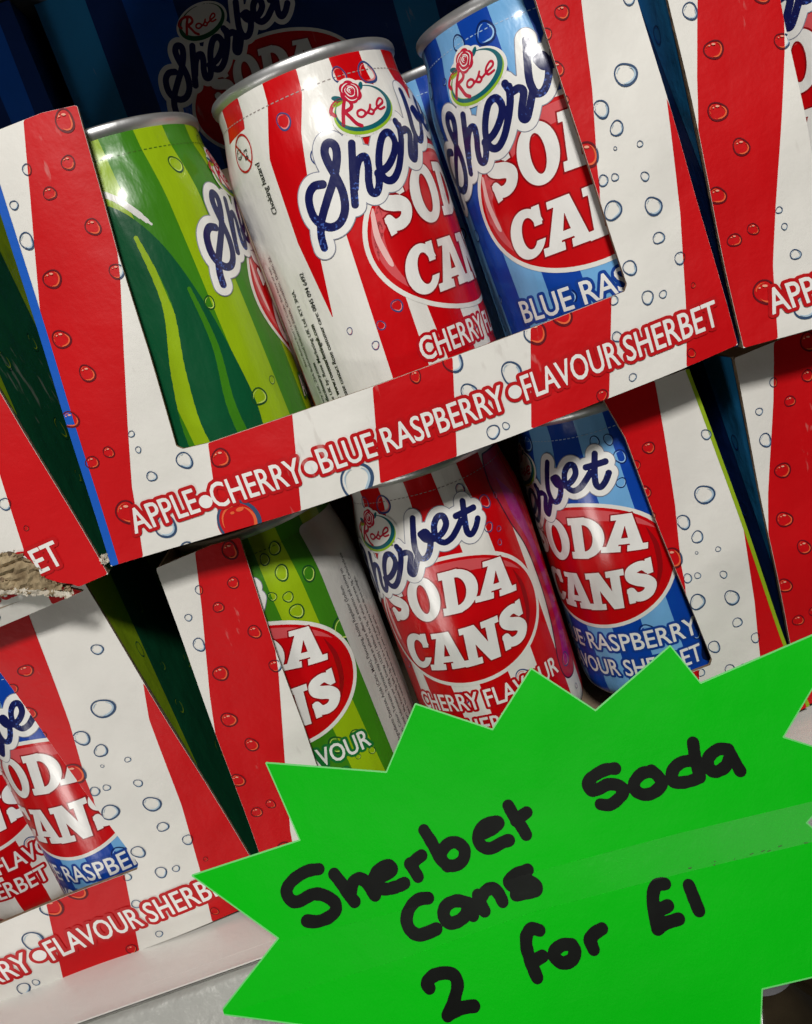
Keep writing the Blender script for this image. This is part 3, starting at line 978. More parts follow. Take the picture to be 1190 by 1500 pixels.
def card_sheet(clip, edges, dx=0.0):
    """all the ink on one front panel"""
    S = Sheet()
    red = s_or(*[s_poly(p) for p in SIL['stripes']])
    full = (-2, -5, 191, 114)
    f = Field(full, .5, CP).add(clip)
    S.put(f, C_white, 0)
    cuts = f.faces()[1]
    g = Field(full, .5, CP).add(s_and(red, s_grow(clip, -.05)))
    S.put(g, C_red, 1)
    if edges[0]:
        g = Field((-2, -5, 16, 98), .5, CP).add(s_and(lambda X, Z: np.maximum(X - xl(Z) - edges[0], -(X - xl(Z) - .05)), s_grow(clip, -.05)))
        S.put(g, C_blueedge, 2)
    if edges[1]:
        g = Field((174, -5, 184, 114), .25, CP).add(s_and(lambda X, Z: xr(Z) - edges[1] - X, s_grow(clip, -.05)))
        S.put(g, C_lime, 2)
    x, z, r = BIG
    ring, gl = bubble_field(x, z, r, 99, 0, 0, .03)
    disc = s_ell(x, z, r * .93, r * .93)
    bb = (x - r * 1.3, z - r * 1.3, x + r * 1.3, z + r * 1.3)
    S.put(Field(bb, .25, CP).add(s_and(disc, clip)), C_red, 2)
    S.put(Field(bb, .25, CP).add(s_and(ring, clip)), C_ringblue, 3)
    S.put(Field(bb, .25, CP).add(s_and(gl, clip)), C_ringor, 4)
    S.put(Field(bb, .125, CP).add(s_and(s_or(s_ell(x + 1.5, z + 3.3, 1.1, .6), s_ell(x - .8, z + 3.0, .6, .4)), clip)), C_ringor, 4)
    for i, (x, z, r) in enumerate(BUB):
        ring, gl = bubble_field(x, z, r, i, 0, 0)
        bb = (x - r * 1.3, z - r * 1.3, x + r * 1.3, z + r * 1.3)
        hh = .125 if r < 1.6 else .25
        S.put(Field(bb, hh, CP).add(s_and(ring, s_not(red), clip)), C_ringblue, 3)
        S.put(Field(bb, hh, CP).add(s_and(ring, red, clip)), C_ringdred, 3)
        S.put(Field(bb, hh, CP).add(s_and(gl, s_not(red), clip)), C_ringpale, 4)
        S.put(Field(bb, hh, CP).add(s_and(gl, red, clip)), C_ringor, 4)
        if r > 1.6:
            S.put(Field(bb, .125, CP).add(s_and(s_or(s_ell(x + .12 * r, z + .52 * r, .20 * r, .10 * r, -.3), s_ell(x - .3 * r, z + .5 * r, .09 * r, .07 * r)), red, clip)), C_spark, 5)
    f = Field((2, -4, 184, 20), .125, CP)
    for s, a, b, z0, z1 in [('APPLE', 9.6, 28.4, 6.2, 6.0), ('CHERRY', 32.6, 57.9, 5.5, 4.7), ('BLUE', 63.3, 78.9, 4.9, 4.4), ('RASPBERRY', 81.5, 116.2, 4.2, 4.6),
                            ('FLAVOUR', 122.0, 149.3, 4.9, 5.7), ('SHERBET', 151.4, 177.6, 5.7, 7.1)]:
        put_text(f, s, a, b, z0, 7.2, z1, mg=2.6)
    for x, z in [(30.7, 8.1), (60.8, 7.6), (119.6, 8.2)]:
        f.add(s_ell(x, z, 1.75, 1.75), (x - 5, z - 5, x + 5, z + 5))
    f.F -= .09
    f.clip(clip)
    S.put(f, C_redline, 5, 1.25 if False else 0)
    S.items.pop()
    g = Field((2, -4, 184, 20), .125, CP)
    g.F = np.maximum(f.F - .95, clip(g.X, g.Z) + .02)
    S.put(g, C_redline, 5)
    S.put(f, C_letter, 6)
    return S, cuts


def make_surf(q, depth_y, bow, seed, nrm=(0, -1, 0)):
    """q: corners (BL, BR, TL, TR) as (x, z) mm of a panel in the plane y=depth_y"""
    BL, BR, TL, TR = [np.array(p, float) for p in q]
    off3 = np.array([seed * 7.1, 0, 3.3 * seed])

    def exact(X, Z):
        s = (X - xl(Z)) / (xr(Z) - xl(Z))
        t = Z / HT
        P = (BL[None] * ((1 - s) * (1 - t))[:, None] + BR[None] * (s * (1 - t))[:, None] + TL[None] * ((1 - s) * t)[:, None] + TR[None] * (s * t)[:, None])
        y = np.array([noise.noise(Vector((a / 38 + seed * 5, b / 45, seed))) for a, b in zip(X.tolist(), Z.tolist())]) * bow - .9
        return np.stack([P[:, 0] / 1000, depth_y + y / 1000, P[:, 1] / 1000], -1)
    cache = {}

    def node(i, j):
        out = np.zeros((len(i), 3))
        need = [(a, b) for a, b in set(zip(i.tolist(), j.tolist())) if (a, b) not in cache]
        if need:
            E = exact(np.array([a * CP for a, b in need]), np.array([b * CP for a, b in need]))
            for k, e in zip(need, E):
                cache[k] = e
        return np.array([cache[k] for k in zip(i.tolist(), j.tolist())])

    def surf(U, V, off):
        U, V = np.asarray(U, float), np.asarray(V, float)
        i, j = np.floor(U / CP + 1e-6), np.floor(V / CP + 1e-6)
        a, b = (U / CP - i)[:, None], (V / CP - j)[:, None]
        p00, p10, p01, p11 = node(i, j), node(i + 1, j), node(i, j + 1), node(i + 1, j + 1)
        p = p00 * (1 - a) * (1 - b) + p10 * a * (1 - b) + p01 * (1 - a) * b + p11 * a * b
        # smooth shading normal from a slightly wider neighbourhood
        du = (p10 - p00) * (1 - b) + (p11 - p01) * b
        dv = (p01 - p00) * (1 - a) + (p11 - p10) * a
        N = np.cross(du, dv)
        N /= np.linalg.norm(N, axis=1)[:, None]
        return p + np.array([0, -1, 0]) * off, N
    return surf


TRAY_SHEETS = {}


def slab_back(mb, sheet_polys, cuts, surf, thick=.0013):
    """gives the printed board its thickness: brown edges and a brown back"""
    if cuts:
        A = np.array([c[0] for c in cuts])
        B = np.array([c[1] for c in cuts])
        fa, _ = surf(A[:, 0], A[:, 1], 0)
        fb, _ = surf(B[:, 0], B[:, 1], 0)
        d = np.array([0, thick, 0])
        for p, q in zip(fa, fb):
            t = q - p
            n = np.cross(t, (0, 1, 0))
            L = np.linalg.norm(n)
            if L < 1e-9:
                continue
            n = n / L
            mb.poly([p, q, q + d, p + d], KRAFT, [n] * 4)
    fl = np.array([q for p in sheet_polys for q in p])
    P, N = surf(fl[:, 0], fl[:, 1], 0)
    P = P + np.array([0, thick, 0])
    k = 0
    for p in sheet_polys:
        n = len(p)
        mb.poly(P[k:k + n][::-1], KRAFT2, (-N[k:k + n])[::-1])
        k += n


def side_sheet(kind):
    """ink on a tray side; x = depth from the front in mm, z up"""
    S = Sheet()
    base, ray, ray2 = (C_darkblue, C_lightblue, C_blueedge) if kind == 'blue' else (C_dgreen, C_lime, C_dgreen)
    f = Field((0, 0, 152, 112), 2, CP).add(lambda X, Z: np.maximum(np.abs(X - 76) - 76, np.abs(Z - HT / 2) - HT / 2))
    S.put(f, base, 0)
    f = Field((0, 0, 152, 112), .5, CP)
    f.add(s_poly([(0, 46), (24, HT), (0, HT)]))
    f.add(s_poly([(38, 0), (48, 0), (95, HT), (66, HT)]))
    f.add(s_poly([(90, 0), (100, 0), (160, 90), (160, HT), (125, HT)]))
    f.clip(lambda X, Z: np.maximum(np.abs(X - 76) - 75.9, np.abs(Z - HT / 2) - HT / 2 + .1))
    S.put(f, ray, 1)
    for i, (x, z, r) in enumerate([(14, 62, 3), (20, 74, 2), (10, 84, 2.4), (26, 40, 3.6), (18, 26, 2), (30, 92, 3), (44, 66, 3)]):
        ring, gl = bubble_field(x, z, r, i + 50, 0, 0)
        bb = (x - r * 1.3, z - r * 1.3, x + r * 1.3, z + r * 1.3)
        S.put(Field(bb, .25, CP).add(ring), C_darkblue if kind == 'blue' else C_dgreen, 2)
        S.put(Field(bb, .25, CP).add(gl), C_blueedge if kind == 'blue' else C_lime, 3)
    return S


SIDES = {}


def make_tray(label, y, q, edges=(0, 0), seed=1, torn=None, deep=150, ext=0):
    root = empty('display_tray', (q[0][0] / 1000, y, q[0][1] / 1000))
    L = Vector(root.location)
    key = (edges, torn is not None, ext)
    if key not in TRAY_SHEETS:
        clip = s_poly(panel_outline(ext))
        if torn is not None:
            clip = s_and(clip, s_not(s_poly(torn)))
        TRAY_SHEETS[key] = card_sheet(clip, edges)
    S, cuts = TRAY_SHEETS[key]
    surf0 = make_surf(q, y, 2.2, seed)

    def surf(U, V, off):
        P, N = surf0(U, V, off)
        return P - np.array(L), N
    mb = MB()
    mb.sheet(S, surf, 8e-5)
    slab_back(mb, S.items[0][0], cuts, surf)
    mb.build('front_panel', root)
    # sides, back and floor follow the same sheared outline
    BL, BR, TL, TR = [np.array([p[0] / 1000 - L.x, p[1] / 1000 - L.z]) for p in q]
    BR, TR = BR + (BR - BL) * ext / 181.5, TR + (TR - TL) * ext / 164
    d0, d1, th = .0012, deep / 1000, .0009
    for side in (0, 1):
        b, t = (BL, TL) if side == 0 else (BR, TR)
        kind = 'blue' if side == 0 else 'green'
        if kind not in SIDES:
            SIDES[kind] = side_sheet(kind)
        sg = -1 if side == 0 else 1

        def sf(U, V, off, b=b, t=t, sg=sg):
            U, V = np.asarray(U, float), np.asarray(V, float)
            k = (V / HT)[:, None]
            P = b[None] * (1 - k) + t[None] * k
            ins = -sg * .0003
            return np.stack([P[:, 0] + ins + sg * off, d0 + U / 1000 * (d1 - d0) / .152, P[:, 1]], -1), np.tile([sg, 0, 0.0], (len(U), 1))
        mb = MB()
        mb.sheet(SIDES[kind], sf, 5e-5, flip=(side == 0))
        x0, x1 = (b[0] + .0004, t[0] + .0004) if side == 0 else (b[0] - .0004, t[0] - .0004)
        iw = th * (1 if side == 0 else -1)
        c = [(x0, d0, b[1]), (x0 + iw, d0, b[1]), (x0 + iw, d1, b[1]), (x0, d1, b[1]), (x1, d0, t[1]), (x1 + iw, d0, t[1]), (x1 + iw, d1, t[1]), (x1, d1, t[1])]
        n0 = len(mb.f)
        for qf in [(3, 2, 1, 0), (4, 5, 6, 7), (0, 1, 5, 4), (1, 2, 6, 5), (2, 3, 7, 6), (3, 0, 4, 7)]:
            mb.poly([c[i] for i in qf], KRAFT2)
        mb.build('side_panel', root, custom=False)
    mb = MB()
    e = .0016
    d0 = .0045
    mb.box8([(BL[0] + e, d0, BL[1] + .0005), (BR[0] - e, d0, BR[1] + .0005), (BR[0] - e, d1, BR[1] + .0005), (BL[0] + e, d1, BL[1] + .0005),
             (BL[0] + e, d0, BL[1] + .0014), (BR[0] - e, d0, BR[1] + .0014), (BR[0] - e, d1, BR[1] + .0014), (BL[0] + e, d1, BL[1] + .0014)], KRAFT2)
    mb.build('floor_panel', root, custom=False)
    mb = MB()
    y0, y1 = d1 + .0002, d1 + .0012
    mb.box8([(BL[0], y0, BL[1]), (BR[0], y0, BR[1]), (BR[0], y1, BR[1]), (BL[0], y1, BL[1]),
             (TL[0], y0, TL[1]), (TR[0], y0, TR[1]), (TR[0], y1, TR[1]), (TL[0], y1, TL[1])], KRAFT2)
    mb.build('back_panel', root, custom=False)
    tag(root, label, 'display tray', 'striped card display trays')
    return root, surf0

# ------------------------------------------------------------------ shelves and wall
SHZ = -.1304
white_paint = plain('shelf_white', (.80, .78, .74), .38, amt=.06, scale=14, bumps=[(160, .0002, 4, (1, 1, 1)), (18, .001, 2, (1, 1, 1))], coat=.2)
grey_metal = plain('shelf_edge_metal', (.46, .46, .43), .45, .15, amt=.10, scale=45, bumps=[(260, .0006, 5, (1, 1, 1)), (30, .0015, 2, (1, 1, 1))])
black_plain = plain('shelf_backing', (.012, .013, .016), .6)
sh = empty('shelf', (.08, 0, SHZ))
bm_top = MB()
bm_top.box8([(-.6, .004, -.02), (.6, .004, -.02), (.6, .5, -.02), (-.6, .5, -.02), (-.6, .004, -.0006), (.6, .004, -.0006), (.6, .5, -.0006), (-.6, .5, -.0006)], white_paint)
bm_top.build('shelf_board', sh, custom=False)


def extrude_profile(prof, x0, x1, mt, name, parent, n=60, wob=0.0):
    mb = MB()
    for i in range(len(prof) - 1):
        (y0, z0), (y1, z1) = prof[i], prof[i + 1]
        for k in range(n):
            xa, xb = x0 + (x1 - x0) * k / n, x0 + (x1 - x0) * (k + 1) / n
            ja, jb = wob * noise.noise(Vector((xa * 40, 0, 1))), wob * noise.noise(Vector((xb * 40, 0, 1)))
            mb.poly([(xa, y0, z0 + ja), (xb, y0, z0 + jb), (xb, y1, z1 + jb), (xa, y1, z1 + ja)], mt)
    o = mb.build(name, parent, custom=False)
    me = o.data
    bm = bmesh.new()
    bm.from_mesh(me)
    bmesh.ops.remove_doubles(bm, verts=bm.verts, dist=1e-6)
    bm.to_mesh(me)
    bm.free()
    me.polygons.foreach_set('use_smooth', [True] * len(me.polygons))
    return o


# rolled front lip, seam, then the sloping metal ticket rail
extrude_profile([(.0041, -.022), (.0006, -.0205), (-.0005, -.004), (-.0012, -.0012), (-.003, -.0001), (-.0016, -.0005), (.002, -.0006), (.0041, -.0006)][::-1], -.6, .6, white_paint, 'rolled_lip', sh, 80, .0002)
rail = [(-.0036, -.0012), (-.0054, -.0030), (-.0064, -.0056), (-.0078, -.0085), (-.0100, -.0205), (-.0095, -.0300), (-.0060, -.0335), (-.002, -.0335), (-.002, -.0015), (-.0036, -.0012)]
extrude_profile(rail, -.6, .6, grey_metal, 'ticket_rail', sh, 80, .0002)
tag(sh, 'white shelf with a grey metal front rail under the lower trays', 'shelf')

us = empty('shelf', (.08, 0, .195))
m_ = MB()
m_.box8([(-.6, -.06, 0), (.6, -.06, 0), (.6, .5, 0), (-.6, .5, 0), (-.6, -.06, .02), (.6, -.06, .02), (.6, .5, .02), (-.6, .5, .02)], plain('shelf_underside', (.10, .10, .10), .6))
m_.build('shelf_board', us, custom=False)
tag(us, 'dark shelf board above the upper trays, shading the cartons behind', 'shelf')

wl = MB()
wl.box8([(-.8, .42, -.9), (1.0, .42, -.9), (1.0, .45, -.9), (-.8, .45, -.9), (-.8, .42, .6), (1.0, .42, .6), (1.0, .45, .6), (-.8, .45, .6)], black_plain)
tag(wl.build('wall', None, custom=False), kind='structure')
fl = MB()
fl.box8([(-1.2, -1.8, -.92), (1.4, -1.8, -.92), (1.4, .42, -.92), (-1.2, .42, -.92), (-1.2, -1.8, -.905), (1.4, -1.8, -.905), (1.4, .42, -.905), (-1.2, .42, -.905)], plain('floor_vinyl', (.10, .095, .09), .5))
tag(fl.build('floor', None, custom=False), kind='structure')

# ------------------------------------------------------------------ trays
YU, YLO = 0.0, .023
make_tray('upper middle tray holding green, cherry and blue cans, its red and white lip unbroken', YU,
          [(0, 0), (181.5, 0), (13.1, 110.6), (177.0, 110.6)], edges=(2.2, 0), seed=1)
TEAR = [(100, 17), (140, 17.4), (157, 16.6), (161.5, 16.8), (164.5, 15.4), (166.7, 15.4), (168.5, 13.6), (170.2, 11.2), (171, 8.0), (170.6, 5.6), (172.0, 4.2), (174, 2.4), (176.4, 1.0), (178.5, -1.2), (174.5, -8), (100, -8)]
qUL = [(-197, -5.5), (-6.3, -1.8), (-192, 106), (-18.7, 110)]
tl, surfUL = make_tray('upper left tray with a torn corner showing brown board, red edge by the gap', YU, qUL, edges=(0, 0), seed=2, torn=TEAR, ext=4.5)
make_tray('upper right tray beside the blue gap, lip reading APPLE at the right edge', YU + .0005,
          [(183.2, -1.6), (381, -3), (186.0, 110), (368, 110)], edges=(0, 0), seed=3)
make_tray('lower middle tray behind the green star card, in the shadow of the tray above', YLO,
          [(-3.2, -127.6), (186, -127.6), (4.4, -9.5), (175.6, -6.5)], edges=(0, 1.2), seed=4)
make_tray('lower left tray with a cherry can, lip reading FLAVOUR SHERBET above the shelf rail', YLO,
          [(-225, -131), (-7.3, -128.0), (-238, -17), (-22.0, -6.2)], edges=(0, 0), seed=5, ext=3.4)
make_tray('lower right tray with a wide red stripe, right of the yellow green edge', YLO + .0005,
          [(184.2, -127.6), (384, -129), (189.3, -8), (366, -8)], edges=(0, 0), seed=6)

# the torn layer: the crushed lip tucked under, and ragged brown fluting between
clipF = s_and(s_poly(panel_outline(4.5)), s_poly([(100, 12.4), (150, 12.2), (158, 12.0), (164, 9.0), (169.5, 5.0), (176, -1.0), (176, -8), (100, -8)]))
SF, cutsF = card_sheet(clipF, (0, 0))
Lt = np.array(tl.location)


def surf_flap(U, V, off):
    P, N = surfUL(U, V, off)
    P = P - Lt
    k = np.clip((12.5 - np.asarray(V)) / 16, 0, 1.2)
    P[:, 1] += .0010 + k * .0085
    P[:, 2] -= .0022 + k * .0010
    N = N * 0 + np.array([0, -.86, -.51])
    return P, N


mb = MB()
mb.sheet(SF, surf_flap, 8e-5)
slab_back(mb, SF.items[0][0], cutsF, surf_flap)
tag(mb.build('torn_flap', tl), 'crushed lip strip folded under the tear')
rnd = random.Random(4)
tmat2 = plain('torn_paper', (.60, .56, .48), .95, amt=.3, scale=400, bumps=[(1400, .0003, 4, (1, 1, 1))], dark=(.48, .42, .33))


def ragged(poly, amp, sd):
    g = s_poly(poly)

    def f(X, Z):
        n = np.array([[noise.noise(Vector((x * .7, z * .7, sd))) + .6 * noise.noise(Vector((x * 2.3, z * 2.3, sd + 4))) + .35 * noise.noise(Vector((x * 5, z * 5, sd + 9))) for x, z in zip(a_, b_)] for a_, b_ in zip(X.tolist(), Z.tolist())])
        return g(X, Z) + amp * n
    return f


def torn_surf(lift, sd, rough):
    def f(U, V, off):
        P, N = surfUL(U, V, 0)
        P = P - Lt
        U, V = np.asarray(U), np.asarray(V)
        d = np.array([noise.noise(Vector((u * .35, v * .8, sd))) + .5 * noise.noise(Vector((u * 1.3, v * 2.2, sd))) + .3 * noise.noise(Vector((u * 3.7, v * 1.2, sd + 2))) for u, v in zip(U.tolist(), V.tolist())])
        P[:, 1] += -lift + d * rough
        P[:, 2] -= .0012
        return P, N
    return f


mb = MB()
for poly, mt, amp, lift, rough, sd in [
        ([(118, 17.2), (150, 17.8), (163, 17.0), (169, 15.2), (171.6, 10.6), (171.4, 6), (174.5, 2.6), (178, -.4), (174, -.3), (169, 2.9), (165, 4.6), (158, 6.8), (118, 8.6)], TORN, 1.2, .0002, .0020, 1),
        ([(158, 8.4), (165, 5.8), (169, 3.9), (175, .9), (178.4, -.8), (174, -.6), (168, 2.4), (162, 5.2), (157, 7.0)], tmat2, .8, .0005, .0007, 5),
        ([(118, 17.6), (150, 16.9), (156, 16.2), (154, 15.6), (146, 15.9), (118, 16.4)], tmat2, .6, .0007, .0005, 9),
        ([(128, 14.2), (146, 14.0), (160, 12.2), (163.5, 9.6), (158, 10.6), (146, 12.4), (128, 12.6)], KRAFT, .9, .0009, .0008, 12)]:
    g = Field((116, -4, 176, 20), .25, 1.0)
    w_ = g.win((116, -4, 176, 20))
    g.add(ragged(poly, amp, sd))
    sh_ = Sheet()
    P_, _c = g.faces()
    sh_.items.append(([p for p in P_], mt, 0))
    mb.sheet(sh_, torn_surf(lift, sd, rough), 0)
for i_ in range(len(mb.n)):
    mb.n[i_] = None
o_ = mb.build('torn_board', tl, custom=False)
bm = bmesh.new()
bm.from_mesh(o_.data)
bmesh.ops.remove_doubles(bm, verts=bm.verts, dist=2e-6)
bmesh.ops.recalc_face_normals(bm, faces=bm.faces)
bm.to_mesh(o_.data)
bm.free()
tag(o_, 'ragged brown torn corrugated board')
mb = MB()
for k in range(16):
    a, b = rnd.uniform(0, 6.28), rnd.uniform(-1, 1)
    c0 = Vector((-.0007 - Lt[0], -.0012, .0025 - Lt[2])) + Vector((rnd.uniform(-1, 1), rnd.uniform(-.5, .5), rnd.uniform(-1, 1))) * .0010
    u_ = Vector((cos(a), b, sin(a))) * .0007
    v_ = Vector((-sin(a), .4, cos(a))) * .0006
    mb.poly([c0 - u_, c0 - v_, c0 + u_, c0 + v_], tmat2)
tag(mb.build('torn_tuft', tl, custom=False), 'small tuft of white torn paper at the corner')

# ------------------------------------------------------------------ cans
ZU, ZL = .0020, -.1135
place_can('green', .0352, .0335, ZU, 123, 'green striped apple can, leftmost can in the upper middle tray')
place_can('cherry', .0949, .0335, ZU, 60, 'red and white can in the middle of the upper middle tray', (0, -.5))
place_can('blue', .1578, .0345, ZU, -5, 'blue striped can against the right flank of the upper middle tray', (0, -1.6))
place_can('green', .0310, .0560, ZL, -23, 'green striped can with ingredients panel in the lower middle tray, under the tray edge')
place_can('cherry', .0915, .0560, ZL, -14, 'red and white can in the lower middle tray, whole SODA CANS oval showing')
place_can('blue', .1520, .0560, ZL, -48, 'blue striped can in the lower middle tray just above the star card')
place_can('blue', -.0512, .0560, -.1250, -19, 'blue striped can beside the flank of the lower left tray')
place_can('cherry', -.1030, .0850, -.1265, 0, 'red and white can at the far left edge in the lower left tray')
place_can('cherry', .2430, .0335, ZU, -30, 'red and white can in the upper right tray, cut by the right edge')
place_can('blue', .1390, .0950, ZU, 100, 'blue can in the second row of the upper middle tray, rim just visible')

# ------------------------------------------------------------------ cartons on the back of the shelf
def make_carton(label, loc, w_, h_, d_, stripes, art=None, rz=0):
    root = empty('carton', loc, (0, 0, radians(rz)))
    mb = MB()
    mb.box8([(0, 0, 0), (w_, 0, 0), (w_, d_, 0), (0, d_, 0), (0, 0, h_), (w_, 0, h_), (w_, d_, h_), (0, d_, h_)], C_darkblue)
    for a, b, c, d, mt in stripes:
        mb.poly([(a, -.0001, 0), (b, -.0001, 0), (d, -.0001, h_), (c, -.0001, h_)], mt)
    mb.build('box', root, custom=False)
    if art:
        ox, oz = art
        S = label_sheet_flat()
        mb = MB()

        def sf(U, V, off):
            return np.stack([U / 1000 + ox, np.full(len(U), -.0004) - off, V / 1000 + oz], -1), np.tile([0, -1.0, 0], (len(U), 1))
        mb.sheet(S, sf, 4e-5)
        mb.build('printed_badge', root)
    tag(root, label, 'carton', 'blue cartons at the back of the shelf')
    return root


def label_sheet_flat():
    S = Sheet()
    pale, navy, red, dred = C_letter, card('navy', (.008, .012, .10)), C_red, card('deep_red', (.30, .003, .006))
    f = Field((-40, 26, 40, 78), .5, CP).add(s_ell(2, 53, 36, 21.5))
    S.put(f, C_white, 1, 1.4)
    S.put(f, red, 2)
    f = Field((-32, 34, 34, 76), .25, CP)
    for ch, x, z, hh, ww, ro in [('S', -19.6, 56.2, 12.6, 9.4, .22), ('O', -8.2, 55.6, 15.0, 11.6, .06), ('D', 4.2, 56.0, 14.6, 12.2, -.03), ('A', 16.8, 56.4, 12.6, 13.4, -.14),
                                 ('C', -17.6, 38.3, 12.6, 10.6, .02), ('A', -6.6, 37.3, 13.4, 13.0, .0), ('N', 5.6, 37.2, 13.6, 13.4, .02), ('S', 17.2, 38.6, 13.6, 10.0, .05)]:
        put_slab(f, ch, x, z, hh, ww, ro, .14)
    S.put(f, dred, 3, .5)
    S.put(f, pale, 4)
    f = Field((-48, 52, 24, 96), .25, CP)
    for k, p in SHERBET.items():
        f.stroke(catmull([q for q in p if q], 4), 2.5, 3.2)
    S.put(f, pale, 5, 1.9)
    S.put(f, navy, 6)
    f = Field((-34, 76, -2, 100), .25, CP).add(s_ell(-18.4, 87.2, 11, 7, .14))
    S.put(f, C_white, 5.4)
    f = Field((-34, 76, -2, 100), .25, CP).add(s_and(s_ell(-18.4, 87.2, 10, 6.2, .14), s_not(s_ell(-18.2, 88, 8.8, 5.2, .14))))
    S.put(f, C_dgreen, 6)
    f = Field((-34, 76, -2, 100), .25, CP)
    for k, p in ROSE.items():
        if k != 'ellL':
            f.stroke(catmull([q for q in p if q], 4), .95 if k[0] == 'R' else .65, 1.5)
    S.put(f, C_redline, 6.6)
    return S


make_carton('dark blue striped carton printed with a Sherbet badge, behind the upper middle tray', (.008, .166, .040), .200, .160, .10,
            [(.0, .016, .0, .020, C_lightblue), (.030, .046, .034, .054, C_blueedge), (.135, .150, .140, .158, C_lightblue), (.178, .198, .180, .199, C_lightblue)], (.0795, .0415))
make_carton('plain dark blue carton standing behind the green can, at the top left corner', (-.060, .150, .040), .0625, .1535, .10,
            [(.004, .018, .002, .018, C_lightblue), (.045, .052, .045, .056, C_blueedge)])

# ------------------------------------------------------------------ fluorescent star card with marker writing
S0 = np.array([0, -.018, -.101])
TL_ = radians(30)
EX, EY, NN = np.array([1.0, 0, 0]), np.array([0, sin(TL_), cos(TL_)]), np.array([0, -cos(TL_), sin(TL_)])
star = empty('price_card', (.085, -.018, -.105))
SL = np.array(star.location)


def star_exact(U, V):
    bow = .0022 * np.sin((U + 20) / 200 * pi) + .0008 * np.sin(V / 21 + U / 60)
    return S0[None] + U[:, None] / 1000 * EX + V[:, None] / 1000 * EY - NN[None] * bow[:, None] - SL[None]


def star_surf(U, V, off):
    U, V = np.asarray(U, float), np.asarray(V, float)
    C_ = 4.0
    i, j = np.floor(U / C_ + 1e-6), np.floor(V / C_ + 1e-6)
    a, b = (U / C_ - i)[:, None], (V / C_ - j)[:, None]
    P = lambda di, dj: star_exact((i + di) * C_, (j + dj) * C_)
    p = P(0, 0) * (1 - a) * (1 - b) + P(1, 0) * a * (1 - b) + P(0, 1) * (1 - a) * b + P(1, 1) * a * b
    e = 1.0
    du = star_exact(U + e, V) - star_exact(U - e, V)
    dv = star_exact(U, V + e) - star_exact(U, V - e)
    N = np.cross(du, dv)
    N /= np.linalg.norm(N, axis=1)[:, None]
    off = np.asarray(off)
    return p + N * (off[:, None] if off.ndim else off), N


mt, nt, bs = new_mat('fluorescent_green')
tint(nt, bs, (.0, .50, .004), .10, 14)
bs.inputs['Roughness'].default_value = .5
bs.inputs['Specular IOR Level'].default_value = .06
bump_noise(nt, bs, [(16, .0030, 2, (1, 1, 1)), (90, .0003, 3, (1, 1, 1)), (1500, .00004, 4, (1, 1, 1))])
GREEN = mt
GREDGE = plain('card_cut_edge', (.12, .62, .14), .5, amt=.05)  # paler than the face: the edge glow is put into this colour
INK = plain('marker_ink', (.002, .003, .002), .5, amt=.9, scale=130)
INK.node_tree.nodes['Principled BSDF'].inputs['Specular IOR Level'].default_value = .08
STAR_S = s_grow(s_poly(STAR), .35)
box = (-12, -74, 196, 52)
f = Field(box, .25, 4.0).add(STAR_S)
polys, cuts = f.faces(-.45)
mb = MB()
sh_ = Sheet()
sh_.items.append((polys, GREEN, 0))
mb.sheet(sh_, star_surf, 0)
# chamfered rim between the face and the cut edge
g = Field(box, .25, 4.0)
g.F = np.maximum(f.F, -(f.F + .45))
rp, _ = g.faces(0)
Finterp = lambda U, V: STAR_S(U, V)
fl_ = np.array([q for p in rp for q in p])
dpt = np.clip((Finterp(fl_[:, 0], fl_[:, 1]) + .45) / .45, 0, 1) * .00035
P, N = star_surf(fl_[:, 0], fl_[:, 1], -dpt)
k = 0
for p in rp:
    n = len(p)
    mb.poly(P[k:k + n], GREDGE, N[k:k + n])
    k += n
_, oc = f.faces(0)
A, B = np.array([c[0] for c in oc]), np.array([c[1] for c in oc])
pa, _ = star_surf(A[:, 0], A[:, 1], -.00035)
pb, _ = star_surf(B[:, 0], B[:, 1], -.00035)
pc, _ = star_surf(A[:, 0], A[:, 1], -.0009)
pd, _ = star_surf(B[:, 0], B[:, 1], -.0009)
for a_, b_, c_, d_ in zip(pa, pb, pc, pd):
    n_ = np.cross(b_ - a_, -NN)
    L_ = np.linalg.norm(n_)
    if L_ > 1e-9:
        mb.poly([a_, b_, d_, c_], GREDGE, [n_ / L_] * 4)
bp, _ = f.faces(0)
fl_ = np.array([q for p in bp for q in p])
P, N = star_surf(fl_[:, 0], fl_[:, 1], -.0009)
k = 0
for p in bp:
    n = len(p)
    mb.poly(P[k:k + n][::-1], GREEN, (-N[k:k + n])[::-1])
    k += n
mb.build('star_board', star)
f = Field(box, .25, 4.0)
for i, s in enumerate(HW):
    p = catmull(s, 6)
    rr = random.Random(i)
    w0 = 3.4
    w_ = [w0 * (1 + .05 * math.sin(k * .9 + rr.uniform(0, 6))) for k in range(len(p))]
    f.stroke(p, w_, 1.0)
sh_ = Sheet()
sh_.put(f, INK, 1)
mb = MB()
mb.sheet(sh_, star_surf, 6e-5)
mb.build('marker_writing', star)
